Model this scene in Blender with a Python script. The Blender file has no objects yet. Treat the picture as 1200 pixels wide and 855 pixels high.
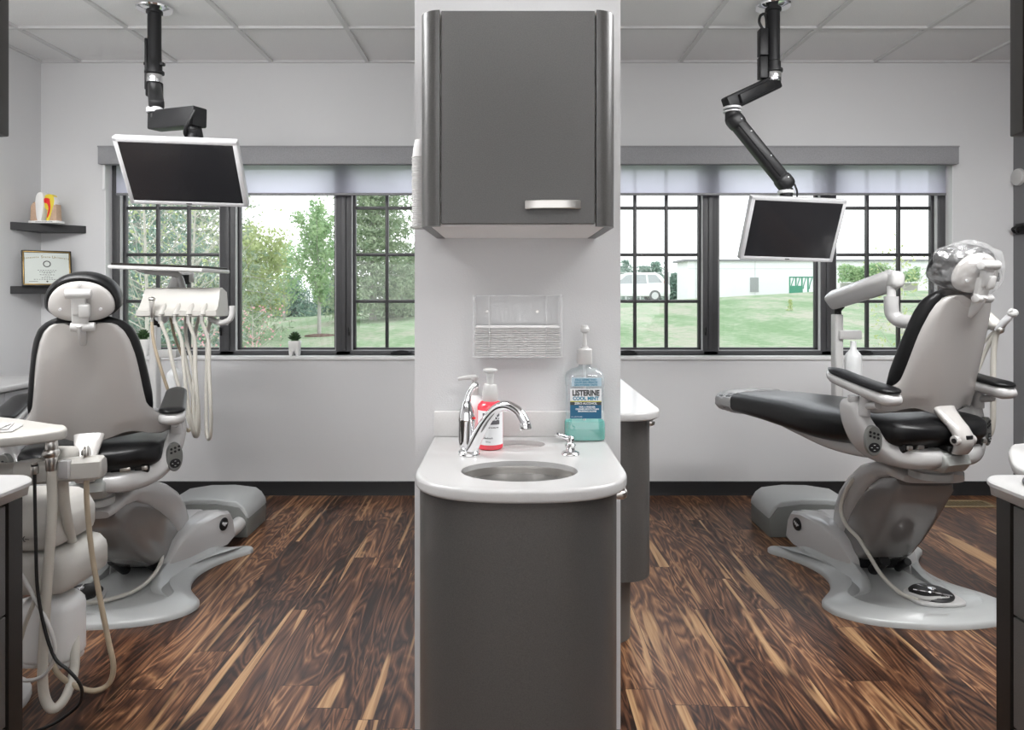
import bpy, bmesh, math, random
import numpy as np
from mathutils import Vector, Matrix

random.seed(7)
PI = math.pi
SC = bpy.context.scene
COL = SC.collection

# ------------------------------------------------------------------ camera
F, VX, VY, CAMZ = 820.0, 597.0, 341.0, 1.29
cam_d = bpy.data.cameras.new('camera')
cam = bpy.data.objects.new('camera', cam_d)
COL.objects.link(cam)
cam.location = (0, 0, CAMZ)
cam.rotation_euler = (PI / 2, 0, 0)
cam_d.sensor_width = 36.0
cam_d.sensor_fit = 'HORIZONTAL'
cam_d.lens = F / 1200 * 36
cam_d.shift_x = (600 - VX) / 1200
cam_d.shift_y = -(427.5 - VY) / 1200
cam_d.clip_start = 0.05
cam_d.clip_end = 500
SC.camera = cam


def P(px, py, Y):
    """a point of the room seen at photo pixel (px, py), Y metres in front of the camera"""
    return Vector(((px - VX) / F * Y, Y, CAMZ - (py - VY) / F * Y))


# ------------------------------------------------------------------ materials
def nodes_of(name):
    m = bpy.data.materials.new(name)
    m.use_nodes = True
    nt = m.node_tree
    return m, nt, nt.nodes['Principled BSDF'], nt.nodes['Material Output']


def mat(name, col, rough=0.5, metal=0.0, coat=0.0, spec=0.5, speck=0.0, speck_scale=300, bump=0.0, bump_scale=60, trans=0.0, sss=0.0):
    m, nt, b, out = nodes_of(name)
    c = (*col, 1) if len(col) == 3 else col
    b.inputs['Base Color'].default_value = c
    b.inputs['Roughness'].default_value = rough
    b.inputs['Metallic'].default_value = metal
    b.inputs['Coat Weight'].default_value = coat
    b.inputs['Coat Roughness'].default_value = 0.06 if rough < 0.34 else 0.28
    b.inputs['Specular IOR Level'].default_value = spec
    b.inputs['Transmission Weight'].default_value = trans
    if speck or bump:
        tc = nt.nodes.new('ShaderNodeTexCoord')
    if speck:
        n = nt.nodes.new('ShaderNodeTexNoise')
        n.inputs['Scale'].default_value = speck_scale
        n.inputs['Detail'].default_value = 3
        nt.links.new(tc.outputs['Object'], n.inputs['Vector'])
        r = nt.nodes.new('ShaderNodeValToRGB')
        r.color_ramp.elements[0].position = 0.3
        r.color_ramp.elements[1].position = 0.7
        r.color_ramp.elements[0].color = (*[x * (1 - speck) for x in col], 1)
        r.color_ramp.elements[1].color = (*[min(1, x * (1 + speck)) for x in col], 1)
        nt.links.new(n.outputs['Fac'], r.inputs['Fac'])
        nt.links.new(r.outputs['Color'], b.inputs['Base Color'])
    if bump:
        n = nt.nodes.new('ShaderNodeTexNoise')
        n.inputs['Scale'].default_value = bump_scale
        n.inputs['Detail'].default_value = 4
        nt.links.new(tc.outputs['Object'], n.inputs['Vector'])
        bp = nt.nodes.new('ShaderNodeBump')
        bp.inputs['Strength'].default_value = bump
        bp.inputs['Distance'].default_value = 0.005
        nt.links.new(n.outputs['Fac'], bp.inputs['Height'])
        nt.links.new(bp.outputs['Normal'], b.inputs['Normal'])
    return m


def sheer(name, tint, opaque_col, clear, rough=0.05, gloss=0.1, translucent=False):
    """thin see-through sheet: part clear, part diffuse or translucent, part glossy"""
    m, nt, b, out = nodes_of(name)
    nt.nodes.remove(b)
    t = nt.nodes.new('ShaderNodeBsdfTransparent')
    t.inputs['Color'].default_value = (*tint, 1)
    d = nt.nodes.new('ShaderNodeBsdfTranslucent' if translucent else 'ShaderNodeBsdfDiffuse')
    d.inputs['Color'].default_value = (*opaque_col, 1)
    g = nt.nodes.new('ShaderNodeBsdfGlossy')
    g.inputs['Roughness'].default_value = rough
    g.inputs['Color'].default_value = (1, 1, 1, 1)
    m1 = nt.nodes.new('ShaderNodeMixShader')
    m1.inputs[0].default_value = clear
    nt.links.new(d.outputs[0], m1.inputs[1])
    nt.links.new(t.outputs[0], m1.inputs[2])
    m2 = nt.nodes.new('ShaderNodeMixShader')
    m2.inputs[0].default_value = gloss
    nt.links.new(m1.outputs[0], m2.inputs[1])
    nt.links.new(g.outputs[0], m2.inputs[2])
    nt.links.new(m2.outputs[0], out.inputs['Surface'])
    return m


M = {}
M['wall'] = mat('wall_paint', (0.66, 0.66, 0.665), 0.75, bump=0.12, bump_scale=220)
M['wall_dark'] = mat('dark_grey_paint', (0.16, 0.16, 0.165), 0.7)
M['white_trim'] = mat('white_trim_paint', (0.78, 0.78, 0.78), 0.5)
M['black_base'] = mat('black_vinyl_base', (0.014, 0.014, 0.015), 0.45)
M['laminate'] = mat('grey_laminate', (0.066, 0.063, 0.060), 0.36, coat=0.08, speck=0.2, speck_scale=420, spec=0.6)
M['laminate_light'] = mat('light_grey_laminate', (0.36, 0.36, 0.37), 0.4, speck=0.08, speck_scale=400)
M['carcass'] = mat('white_melamine', (0.86, 0.85, 0.84), 0.5)
M['edge_dark'] = mat('dark_brown_edge', (0.014, 0.011, 0.009), 0.45, spec=0.35)
M['solid_surface'] = mat('white_solid_surface', (0.46, 0.455, 0.45), 0.28, speck=0.04, speck_scale=500, coat=0.1)
M['splash'] = mat('grey_solid_surface', (0.60, 0.59, 0.58), 0.4, speck=0.06, speck_scale=500)
M['chrome'] = mat('chrome', (0.82, 0.82, 0.83), 0.06, 1.0)
M['nickel'] = mat('brushed_nickel', (0.62, 0.60, 0.57), 0.28, 1.0)
M['steel'] = mat('brushed_steel', (0.60, 0.58, 0.55), 0.3, 1.0)
M['frame'] = mat('dark_bronze_frame', (0.055, 0.055, 0.058), 0.45)
M['muntin'] = mat('dark_muntin', (0.045, 0.045, 0.047), 0.4)
M['lit_side'] = mat('lit_side_aluminium', (0.55, 0.55, 0.55), 0.4)
M['valance'] = mat('grey_shade_fabric', (0.30, 0.30, 0.31), 0.9, speck=0.12, speck_scale=260)
M['rail'] = mat('grey_shade_rail', (0.22, 0.22, 0.23), 0.4)
M['shade'] = sheer('sheer_shade_fabric', (0.93, 0.95, 1.0), (0.90, 0.86, 0.96), 0.26, gloss=0.0, translucent=True)
M['plastic'] = mat('light_grey_plastic', (0.45, 0.443, 0.437), 0.22, coat=0.35)
M['shell'] = mat('warm_grey_shell', (0.43, 0.412, 0.395), 0.2, coat=0.5)
M['plastic_white'] = mat('white_plastic', (0.53, 0.525, 0.515), 0.3, coat=0.2)
M['ivory'] = mat('ivory_plastic', (0.46, 0.445, 0.415), 0.35, coat=0.15)
M['casting'] = mat('pale_grey_casting', (0.38, 0.39, 0.385), 0.32, coat=0.15)
M['greygreen'] = mat('grey_green_plastic', (0.30, 0.31, 0.295), 0.35, coat=0.15)
M['dark_shell'] = mat('dark_grey_glossy_shell', (0.17, 0.165, 0.16), 0.16, coat=0.5)
M['leather'] = mat('black_upholstery', (0.006, 0.006, 0.0065), 0.33, bump=0.1, bump_scale=350, spec=0.27)
M['black'] = mat('black_metal', (0.011, 0.011, 0.012), 0.42, spec=0.35)
M['rubber'] = mat('black_rubber', (0.01, 0.01, 0.01), 0.5)
M['screen'] = mat('dark_screen', (0.016, 0.016, 0.018), 0.24, coat=0.25)
M['silver'] = mat('silver_plastic', (0.62, 0.62, 0.63), 0.3, 0.2)
M['hose'] = mat('grey_beige_hose', (0.52, 0.50, 0.45), 0.4)
M['hose_tan'] = mat('tan_hose', (0.40, 0.33, 0.24), 0.4)
M['bottle'] = mat('milky_plastic', (0.78, 0.79, 0.79), 0.35, coat=0.1)
M['paper'] = mat('white_paper', (0.66, 0.65, 0.645), 0.8)
M['paper_grey'] = mat('grey_paper', (0.48, 0.47, 0.46), 0.8)
M['acrylic'] = sheer('clear_acrylic', (0.96, 0.96, 0.96), (0.7, 0.7, 0.7), 0.97, gloss=0.018)
M['film'] = sheer('crinkled_clear_film', (0.96, 0.96, 0.96), (0.85, 0.85, 0.85), 0.90, rough=0.25, gloss=0.05)
M['toe_film'] = sheer('grey_toe_film', (0.85, 0.85, 0.85), (0.62, 0.62, 0.62), 0.4, rough=0.2, gloss=0.12)
M['glass'] = sheer('window_glass', (0.97, 0.98, 0.98), (0.9, 0.9, 0.9), 0.99, rough=0.0, gloss=0.03)
M['clear_plastic'] = sheer('clear_bottle_plastic', (0.93, 0.95, 0.96), (0.70, 0.74, 0.76), 0.82, gloss=0.07)
M['mint'] = sheer('mint_green_rinse', (0.25, 0.80, 0.68), (0.05, 0.46, 0.38), 0.22, gloss=0.06)
M['pink_soap'] = sheer('red_soap', (0.95, 0.25, 0.28), (0.85, 0.07, 0.10), 0.15, gloss=0.06)
M['pink_pale'] = mat('pale_pink_plastic', (0.80, 0.60, 0.60), 0.3)
M['black_shelf'] = mat('black_shelf', (0.020, 0.020, 0.021), 0.5)
M['brass'] = mat('brass_register', (0.27, 0.20, 0.11), 0.45, 0.3)
M['gold'] = mat('gold_frame', (0.22, 0.145, 0.045), 0.35, 0.6)
M['ink'] = mat('dark_ink', (0.06, 0.06, 0.06), 0.8)
M['ink_gold'] = mat('tan_ink', (0.30, 0.25, 0.12), 0.8)
M['label_white'] = mat('white_label', (0.82, 0.83, 0.84), 0.5)
M['label_blue'] = mat('blue_label', (0.004, 0.10, 0.20), 0.45)
M['label_pale'] = mat('pale_blue_label', (0.45, 0.58, 0.66), 0.45)
M['teal_ink'] = mat('teal_ink', (0.02, 0.22, 0.34), 0.5)
M['yellow_line'] = mat('yellow_line', (0.55, 0.55, 0.08), 0.5)
M['label_grey'] = mat('dark_grey_label', (0.10, 0.10, 0.11), 0.5)
M['enamel'] = mat('white_enamel', (0.85, 0.84, 0.82), 0.25, coat=0.3)
M['tooth_yellow'] = mat('yellow_dentine', (0.78, 0.62, 0.05), 0.4)
M['tooth_red'] = mat('red_pulp', (0.70, 0.02, 0.02), 0.4)
M['gum'] = mat('tan_bone', (0.55, 0.38, 0.27), 0.6, speck=0.25, speck_scale=240)
M['leaf_dark'] = mat('succulent_green', (0.03, 0.075, 0.022), 0.5)


def foliage(name, c0, c1, c2=None):
    m, nt, b, out = nodes_of(name)
    tc = nt.nodes.new('ShaderNodeTexCoord')
    n = nt.nodes.new('ShaderNodeTexNoise')
    n.inputs['Scale'].default_value = 3.5
    n.inputs['Detail'].default_value = 6
    nt.links.new(tc.outputs['Object'], n.inputs['Vector'])
    r = nt.nodes.new('ShaderNodeValToRGB')
    r.color_ramp.elements[0].position = 0.35
    r.color_ramp.elements[1].position = 0.65
    r.color_ramp.elements[0].color = (*c0, 1)
    r.color_ramp.elements[1].color = (*c1, 1)
    nt.links.new(n.outputs['Fac'], r.inputs['Fac'])
    nt.links.new(r.outputs['Color'], b.inputs['Base Color'])
    b.inputs['Roughness'].default_value = 0.7
    b.inputs['Specular IOR Level'].default_value = 0.2
    tr = nt.nodes.new('ShaderNodeBsdfTranslucent')
    nt.links.new(r.outputs['Color'], tr.inputs['Color'])
    mx = nt.nodes.new('ShaderNodeMixShader')
    mx.inputs[0].default_value = 0.4
    nt.links.new(b.outputs[0], mx.inputs[1])
    nt.links.new(tr.outputs[0], mx.inputs[2])
    nt.links.new(mx.outputs[0], out.inputs['Surface'])
    return m


M['f_yellow'] = foliage('yellow_green_leaves', (0.42, 0.50, 0.22), (0.62, 0.68, 0.36))
M['f_green'] = foliage('fresh_green_leaves', (0.30, 0.47, 0.25), (0.52, 0.66, 0.38))
M['f_spruce'] = foliage('spruce_needles', (0.22, 0.31, 0.19), (0.50, 0.57, 0.40))
M['f_blue'] = foliage('blue_green_needles', (0.17, 0.29, 0.23), (0.42, 0.54, 0.46))
M['f_pink'] = foliage('pink_blossom', (0.75, 0.30, 0.36), (0.85, 0.55, 0.55))
M['bark'] = mat('pale_grey_bark', (0.45, 0.43, 0.40), 0.9)
M['bark_pale'] = mat('bleached_bark', (0.52, 0.49, 0.44), 0.9)
M['mulch'] = mat('brown_mulch', (0.16, 0.10, 0.08), 0.95, speck=0.4, speck_scale=30)
M['white_ext'] = mat('white_metal_cladding', (0.86, 0.86, 0.87), 0.6)
M['grey_ext'] = mat('grey_fascia', (0.25, 0.25, 0.26), 0.6)
M['fence'] = mat('galvanised_fence', (0.60, 0.61, 0.61), 0.5)
M['green_paint'] = mat('green_painted_steel', (0.06, 0.30, 0.19), 0.5)
M['car_white'] = mat('white_car_paint', (0.88, 0.88, 0.88), 0.3, coat=0.4)
M['car_glass'] = mat('grey_car_glass', (0.40, 0.42, 0.44), 0.1)
M['tyre'] = mat('grey_tyre', (0.10, 0.10, 0.10), 0.8)
M['red_lamp'] = mat('orange_lamp_lens', (0.70, 0.18, 0.08), 0.3)


def floor_material():
    m, nt, b, out = nodes_of('walnut_plank_floor')
    N, L = nt.nodes, nt.links

    def math_(op, a, bb=None):
        n = N.new('ShaderNodeMath')
        n.operation = op
        for i, v in enumerate((a, bb)):
            if v is None:
                continue
            if isinstance(v, (int, float)):
                n.inputs[i].default_value = v
            else:
                L.new(v, n.inputs[i])
        return n.outputs[0]
    tc = N.new('ShaderNodeTexCoord')
    sp = N.new('ShaderNodeSeparateXYZ')
    L.new(tc.outputs['Object'], sp.inputs[0])
    X, Y = sp.outputs['X'], sp.outputs['Y']
    W, LEN = 0.125, 1.1
    xw = math_('DIVIDE', X, W)
    ix = math_('FLOOR', xw)
    wn = N.new('ShaderNodeTexWhiteNoise')
    wn.noise_dimensions = '1D'
    L.new(ix, wn.inputs['W'])
    off = math_('MULTIPLY', wn.outputs['Value'], LEN * 3.7)
    yl = math_('DIVIDE', math_('ADD', Y, off), LEN)
    iy = math_('FLOOR', yl)
    pid = math_('ADD', math_('MULTIPLY', ix, 17.31), math_('MULTIPLY', iy, 5.77))
    w2 = N.new('ShaderNodeTexWhiteNoise')
    w2.noise_dimensions = '1D'
    L.new(pid, w2.inputs['W'])
    rnd = w2.outputs['Value']

    def noise(sx, sy, zoff, detail, dist, rough=0.55):
        c = N.new('ShaderNodeCombineXYZ')
        L.new(math_('MULTIPLY', X, sx), c.inputs['X'])
        L.new(math_('MULTIPLY', Y, sy), c.inputs['Y'])
        L.new(math_('ADD', math_('MULTIPLY', rnd, 60.0), zoff), c.inputs['Z'])
        n = N.new('ShaderNodeTexNoise')
        n.inputs['Scale'].default_value = 1.0
        n.inputs['Detail'].default_value = detail
        n.inputs['Roughness'].default_value = rough
        n.inputs['Distortion'].default_value = dist
        L.new(c.outputs[0], n.inputs['Vector'])
        return n.outputs['Fac']
    # swirly figure: contour bands of a smooth field
    fld = noise(9, 1.3, 0, 2.5, 0.9)
    bands = math_('FRACT', math_('MULTIPLY', fld, 11.0))
    tri = math_('ABSOLUTE', math_('SUBTRACT', bands, 0.5))           # 0..0.5
    fine = noise(95, 2.6, 7, 3.0, 0.4)
    v = math_('ADD', math_('MULTIPLY', tri, 0.75), math_('MULTIPLY', fine, 0.62))
    v = math_('ADD', v, math_('MULTIPLY', math_('SUBTRACT', rnd, 0.5), 0.28))
    r = N.new('ShaderNodeValToRGB')
    els = r.color_ramp.elements
    els[0].position, els[0].color = 0.26, (0.014, 0.006, 0.0035, 1)
    els[1].position, els[1].color = 0.84, (0.30, 0.158, 0.078, 1)
    e = els.new(0.42); e.color = (0.050, 0.020, 0.011, 1)
    e = els.new(0.57); e.color = (0.098, 0.043, 0.022, 1)
    e = els.new(0.70); e.color = (0.17, 0.080, 0.039, 1)
    L.new(v, r.inputs['Fac'])
    # pale sapwood streaks
    sap = noise(15, 0.75, 31, 2.0, 0.7)
    sr = N.new('ShaderNodeValToRGB')
    sr.color_ramp.elements[0].position = 0.605
    sr.color_ramp.elements[1].position = 0.65
    L.new(sap, sr.inputs['Fac'])
    sapcol = N.new('ShaderNodeValToRGB')
    sapcol.color_ramp.elements[0].position = 0.3
    sapcol.color_ramp.elements[1].position = 0.7
    sapcol.color_ramp.elements[0].color = (0.22, 0.115, 0.053, 1)
    sapcol.color_ramp.elements[1].color = (0.43, 0.265, 0.135, 1)
    L.new(fine, sapcol.inputs['Fac'])
    mx = N.new('ShaderNodeMix')
    mx.data_type = 'RGBA'
    L.new(sr.outputs['Color'], mx.inputs['Factor'])
    L.new(r.outputs['Color'], mx.inputs['A'])
    L.new(sapcol.outputs['Color'], mx.inputs['B'])
    # joints between planks
    fx = math_('ABSOLUTE', math_('SUBTRACT', math_('FRACT', xw), 0.5))
    fy = math_('ABSOLUTE', math_('SUBTRACT', math_('FRACT', yl), 0.5))
    jx = math_('GREATER_THAN', fx, 0.5 - 0.0009 / W)
    jy = math_('GREATER_THAN', fy, 0.5 - 0.0012 / LEN)
    j = math_('MAXIMUM', jx, jy)
    m3 = N.new('ShaderNodeMix')
    m3.data_type = 'RGBA'
    L.new(j, m3.inputs['Factor'])
    L.new(mx.outputs['Result'], m3.inputs['A'])
    m3.inputs['B'].default_value = (0.012, 0.006, 0.004, 1)
    L.new(m3.outputs['Result'], b.inputs['Base Color'])
    b.inputs['Roughness'].default_value = 0.34
    b.inputs['Specular IOR Level'].default_value = 0.25
    return m


M['floor'] = floor_material()


def ceiling_material():
    return mat('mineral_fibre_tile', (0.78, 0.78, 0.78), 0.9, speck=0.04, speck_scale=180, bump=0.35, bump_scale=160)


M['ceiling'] = ceiling_material()
M['grid'] = mat('white_grid_bar', (0.62, 0.62, 0.62), 0.5)


def lawn_material():
    m, nt, b, out = nodes_of('mown_lawn')
    N, L = nt.nodes, nt.links
    tc = N.new('ShaderNodeTexCoord')
    n1 = N.new('ShaderNodeTexNoise'); n1.inputs['Scale'].default_value = 0.9; n1.inputs['Detail'].default_value = 5
    n2 = N.new('ShaderNodeTexNoise'); n2.inputs['Scale'].default_value = 6; n2.inputs['Detail'].default_value = 6
    mp = N.new('ShaderNodeMapping'); mp.inputs['Scale'].default_value = (1, 0.35, 1)
    L.new(tc.outputs['Object'], mp.inputs['Vector'])
    L.new(mp.outputs[0], n1.inputs['Vector'])
    L.new(tc.outputs['Object'], n2.inputs['Vector'])
    ad = N.new('ShaderNodeMath'); ad.operation = 'ADD'
    L.new(n1.outputs['Fac'], ad.inputs[0])
    mu = N.new('ShaderNodeMath'); mu.operation = 'MULTIPLY'; mu.inputs[1].default_value = 0.7
    L.new(n2.outputs['Fac'], mu.inputs[0])
    L.new(mu.outputs[0], ad.inputs[1])
    r = N.new('ShaderNodeValToRGB')
    e = r.color_ramp.elements
    e[0].position, e[0].color = 0.66, (0.19, 0.30, 0.15, 1)
    e[1].position, e[1].color = 1.02, (0.40, 0.40, 0.31, 1)
    k = e.new(0.86); k.color = (0.29, 0.37, 0.235, 1)
    L.new(ad.outputs[0], r.inputs['Fac'])
    L.new(r.outputs['Color'], b.inputs['Base Color'])
    b.inputs['Roughness'].default_value = 0.95
    b.inputs['Specular IOR Level'].default_value = 0.1
    return m


M['lawn'] = lawn_material()


# ------------------------------------------------------------------ mesh builder
def rotz(a):
    return Matrix.Rotation(a, 4, 'Z')


def frame_from(o, x, y):
    """4x4 with origin o, x axis x, y axis near y"""
    x = Vector(x).normalized()
    z = x.cross(Vector(y)).normalized()
    y = z.cross(x)
    m = Matrix((x, y, z)).transposed().to_4x4()
    m.translation = Vector(o)
    return m


def sinterp(xs, ys, q):
    """Catmull-Rom (finite-difference hermite) interpolation of ys over xs at q"""
    xs = np.asarray(xs, float)
    ys = np.asarray(ys, float)
    d = np.gradient(ys, xs)
    i = int(np.clip(np.searchsorted(xs, q) - 1, 0, len(xs) - 2))
    h = xs[i + 1] - xs[i]
    t = (q - xs[i]) / h
    return ((1 + 2 * t) * (1 - t) ** 2 * ys[i] + t * (1 - t) ** 2 * h * d[i] + t * t * (3 - 2 * t) * ys[i + 1] + t * t * (t - 1) * h * d[i + 1])


def spline(pts, n=8):
    pts = [Vector(p) for p in pts]
    if len(pts) < 3:
        return pts
    ext = [2 * pts[0] - pts[1]] + pts + [2 * pts[-1] - pts[-2]]
    out = []
    for i in range(1, len(ext) - 2):
        p0, p1, p2, p3 = ext[i - 1:i + 3]
        for k in range(n):
            t = k / n
            out.append(0.5 * ((2 * p1) + (p2 - p0) * t + (2 * p0 - 5 * p1 + 4 * p2 - p3) * t * t + (3 * p1 - p0 - 3 * p2 + p3) * t ** 3))
    out.append(pts[-1])
    return out


def closed_spline(pts, n=6):
    pts = [Vector(p) for p in pts]
    L = len(pts)
    out = []
    for i in range(L):
        p0, p1, p2, p3 = pts[i - 1], pts[i], pts[(i + 1) % L], pts[(i + 2) % L]
        for k in range(n):
            t = k / n
            out.append(0.5 * ((2 * p1) + (p2 - p0) * t + (2 * p0 - 5 * p1 + 4 * p2 - p3) * t * t + (3 * p1 - p0 - 3 * p2 + p3) * t ** 3))
    return out


def superell(a, b, n=32, e=2.6):
    out = []
    for i in range(n):
        t = 2 * PI * i / n
        c, s = math.cos(t), math.sin(t)
        out.append((a * math.copysign(abs(c) ** (2 / e), c), b * math.copysign(abs(s) ** (2 / e), s)))
    return out


class B:
    def __init__(self):
        self.bm = bmesh.new()

    def merge(self, bm2, mtx=None):
        if mtx is not None:
            bm2.transform(mtx)
        me = bpy.data.meshes.new('tmp')
        bm2.to_mesh(me)
        bm2.free()
        self.bm.from_mesh(me)
        bpy.data.meshes.remove(me)
        return self

    def box(self, c, s, r=0.0, seg=2, m=None):
        b = bmesh.new()
        bmesh.ops.create_cube(b, size=1)
        bmesh.ops.scale(b, vec=Vector(s), verts=b.verts)
        if r > 0:
            bmesh.ops.bevel(b, geom=b.edges[:], offset=min(r, min(s) * 0.49), segments=seg, profile=0.5, affect='EDGES')
        t = Matrix.Translation(Vector(c))
        return self.merge(b, (m @ t) if m is not None else t)

    def span(self, x0, x1, y0, y1, z0, z1, r=0.0, seg=2):
        return self.box(((x0 + x1) / 2, (y0 + y1) / 2, (z0 + z1) / 2), (abs(x1 - x0), abs(y1 - y0), abs(z1 - z0)), r, seg)

    def loft(self, rings, cap=True, m=None):
        b = bmesh.new()
        vs = [[b.verts.new(Vector(p)) for p in ring] for ring in rings]
        n = len(vs[0])
        for i in range(len(vs) - 1):
            for j in range(n):
                k = (j + 1) % n
                b.faces.new((vs[i][j], vs[i][k], vs[i + 1][k], vs[i + 1][j]))
        if cap:
            b.faces.new(list(reversed(vs[0])))
            b.faces.new(vs[-1])
        bmesh.ops.recalc_face_normals(b, faces=b.faces)
        return self.merge(b, m)

    def prism(self, poly, z0, z1, r=0.0, seg=2, m=None):
        """extrude a 2D outline from z0 to z1; r rounds the edges of the two faces"""
        b = bmesh.new()
        vs = [b.verts.new((p[0], p[1], z0)) for p in poly]
        f = b.faces.new(vs)
        ex = bmesh.ops.extrude_face_region(b, geom=[f])
        top = [v for v in ex['geom'] if isinstance(v, bmesh.types.BMVert)]
        bmesh.ops.translate(b, verts=top, vec=(0, 0, z1 - z0))
        bmesh.ops.recalc_face_normals(b, faces=b.faces)
        if r > 0:
            lo, hi = min(z0, z1), max(z0, z1)
            ed = [e for e in b.edges if abs(e.verts[0].co.z - e.verts[1].co.z) < 1e-6]
            bmesh.ops.bevel(b, geom=ed, offset=r, segments=seg, profile=0.5, affect='EDGES', clamp_overlap=True)
        return self.merge(b, m)

    def lathe(self, prof, c=(0, 0, 0), n=28, m=None, sx=1.0, sy=1.0):
        rings = []
        for r, z in prof:
            rings.append([(max(r, 1e-5) * math.cos(2 * PI * i / n) * sx, max(r, 1e-5) * math.sin(2 * PI * i / n) * sy, z) for i in range(n)])
        t = Matrix.Translation(Vector(c))
        return self.loft(rings, True, (m @ t) if m is not None else t)

    def cyl(self, p0, p1, r0, r1=None, n=20, bev=0.0):
        p0, p1 = Vector(p0), Vector(p1)
        d = p1 - p0
        L = d.length
        r1 = r0 if r1 is None else r1
        q = d.to_track_quat('Z', 'Y').to_matrix().to_4x4()
        q.translation = p0
        if bev:
            prof = [(r0 - bev, 0), (r0 - bev * .3, bev * .3), (r0, bev), (r1, L - bev), (r1 - bev * .3, L - bev * .3), (r1 - bev, L)]
        else:
            prof = [(r0, 0), (r1, L)]
        return self.lathe(prof, (0, 0, 0), n, q)

    def tube(self, pts, r, n=10, sub=8, flat=None):
        pts = spline(pts, sub) if sub > 1 else [Vector(p) for p in pts]
        N = len(pts)
        if not hasattr(r, '__len__'):
            rr = [r] * N
        else:
            xs = np.linspace(0, 1, len(r))
            rr = [float(np.interp(i / (N - 1), xs, r)) for i in range(N)]
        t = (pts[1] - pts[0]).normalized()
        up = Vector((0, 0, 1)) if abs(t.z) < 0.9 else Vector((1, 0, 0))
        side = t.cross(up).normalized()
        rings = []
        for i, p in enumerate(pts):
            t2 = (pts[min(i + 1, N - 1)] - pts[max(i - 1, 0)])
            if t2.length > 1e-9:
                t = t2.normalized()
            side = (side - t * side.dot(t)).normalized()
            bn = t.cross(side)
            fa = 1.0 if flat is None else flat
            rings.append([p + side * (rr[i] * math.cos(2 * PI * k / n)) + bn * (rr[i] * fa * math.sin(2 * PI * k / n)) for k in range(n)])
        return self.loft(rings)

    def ball(self, c, r, s=(1, 1, 1), n=16, m=None):
        prof = [(r * math.sin(PI * i / n), -r * math.cos(PI * i / n)) for i in range(n + 1)]
        mm = Matrix.Translation(Vector(c)) @ Matrix.Diagonal((*s, 1))
        if m is not None:
            mm = m @ mm
        return self.lathe(prof, (0, 0, 0), n * 2, mm)

    def raw(self, verts, faces, m=None):
        b = bmesh.new()
        vs = [b.verts.new(Vector(v)) for v in verts]
        for f in faces:
            b.faces.new([vs[i] for i in f])
        return self.merge(b, m)


def curve_mesh(splines, th, bev=0.0, res=3, order='poly'):
    """filled 2D outlines (holes cut by inner outlines), thickness th centred on z = 0, rounded edges"""
    cd = bpy.data.curves.new('tmp', 'CURVE')
    cd.dimensions = '2D'
    cd.fill_mode = 'BOTH'
    cd.extrude = max(th / 2 - bev, 0)
    cd.bevel_depth = bev
    cd.bevel_resolution = res
    cd.offset = -bev
    for pts in splines:
        s = cd.splines.new('POLY')
        s.points.add(len(pts) - 1)
        for p, q in zip(s.points, pts):
            p.co = (q[0], q[1], 0, 1)
        s.use_cyclic_u = True
    o = bpy.data.objects.new('tmp', cd)
    COL.objects.link(o)
    dg = bpy.context.evaluated_depsgraph_get()
    dg.update()
    me = bpy.data.meshes.new_from_object(o.evaluated_get(dg))
    bpy.data.objects.remove(o)
    return me


def text_mesh(body, size, align='CENTER', extrude=0.0002, bold=0.0, spacing=1.0, sx=1.0):
    cd = bpy.data.curves.new('tmp', 'FONT')
    cd.body = body
    cd.size = size
    cd.align_x = align
    cd.align_y = 'CENTER'
    cd.extrude = extrude
    cd.offset = bold
    cd.space_character = spacing
    cd.resolution_u = 3
    o = bpy.data.objects.new('tmp', cd)
    COL.objects.link(o)
    dg = bpy.context.evaluated_depsgraph_get()
    dg.update()
    me = bpy.data.meshes.new_from_object(o.evaluated_get(dg))
    bpy.data.objects.remove(o)
    if sx != 1.0:
        me.transform(Matrix.Diagonal((sx, 1, 1, 1)))
    return me


def from_me(b, me, mtx=None):
    bm2 = bmesh.new()
    bm2.from_mesh(me)
    bpy.data.meshes.remove(me)
    return b.merge(bm2, mtx)


ROOTM = {}


def tag(o, label, cat, group=None, kind=None):
    if label:
        o['label'] = label
    if cat:
        o['category'] = cat
    if group:
        o['group'] = group
    if kind:
        o['kind'] = kind
    return o


def thing(name, label, cat, loc=(0, 0, 0), rz=0.0, group=None):
    o = bpy.data.objects.new(name, None)
    o.empty_display_size = 0.1
    COL.objects.link(o)
    o.location = loc
    o.rotation_euler = (0, 0, rz)
    ROOTM[o.name] = Matrix.Translation(Vector(loc)) @ rotz(rz)
    return tag(o, label, cat, group)


def root_of(o):
    while o.parent is not None:
        o = o.parent
    return o


def ob(name, b, material, parent=None, world=True, smooth=38, label=None):
    """one mesh object; world=True means the builder holds room coordinates"""
    me = bpy.data.meshes.new(name)
    bm = b.bm
    if parent is not None and world:
        rm = ROOTM.get(root_of(parent).name)
        if rm is not None:
            bm.transform(rm.inverted())
    bm.to_mesh(me)
    bm.free()
    me.materials.append(material)
    if smooth:
        for p in me.polygons:
            p.use_smooth = True
        me.set_sharp_from_angle(angle=math.radians(smooth))
    o = bpy.data.objects.new(name, me)
    COL.objects.link(o)
    if parent is not None:
        o.parent = parent
    else:
        co = np.empty(len(me.vertices) * 3)
        me.vertices.foreach_get('co', co)
        co = co.reshape(-1, 3)
        mn, mx = co.min(0), co.max(0)
        c = Vector(((mn[0] + mx[0]) / 2, (mn[1] + mx[1]) / 2, mn[2]))
        me.transform(Matrix.Translation(-c))
        o.location = c
        ROOTM[o.name] = Matrix.Translation(c)
    if label:
        o['label'] = label
    return o


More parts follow.
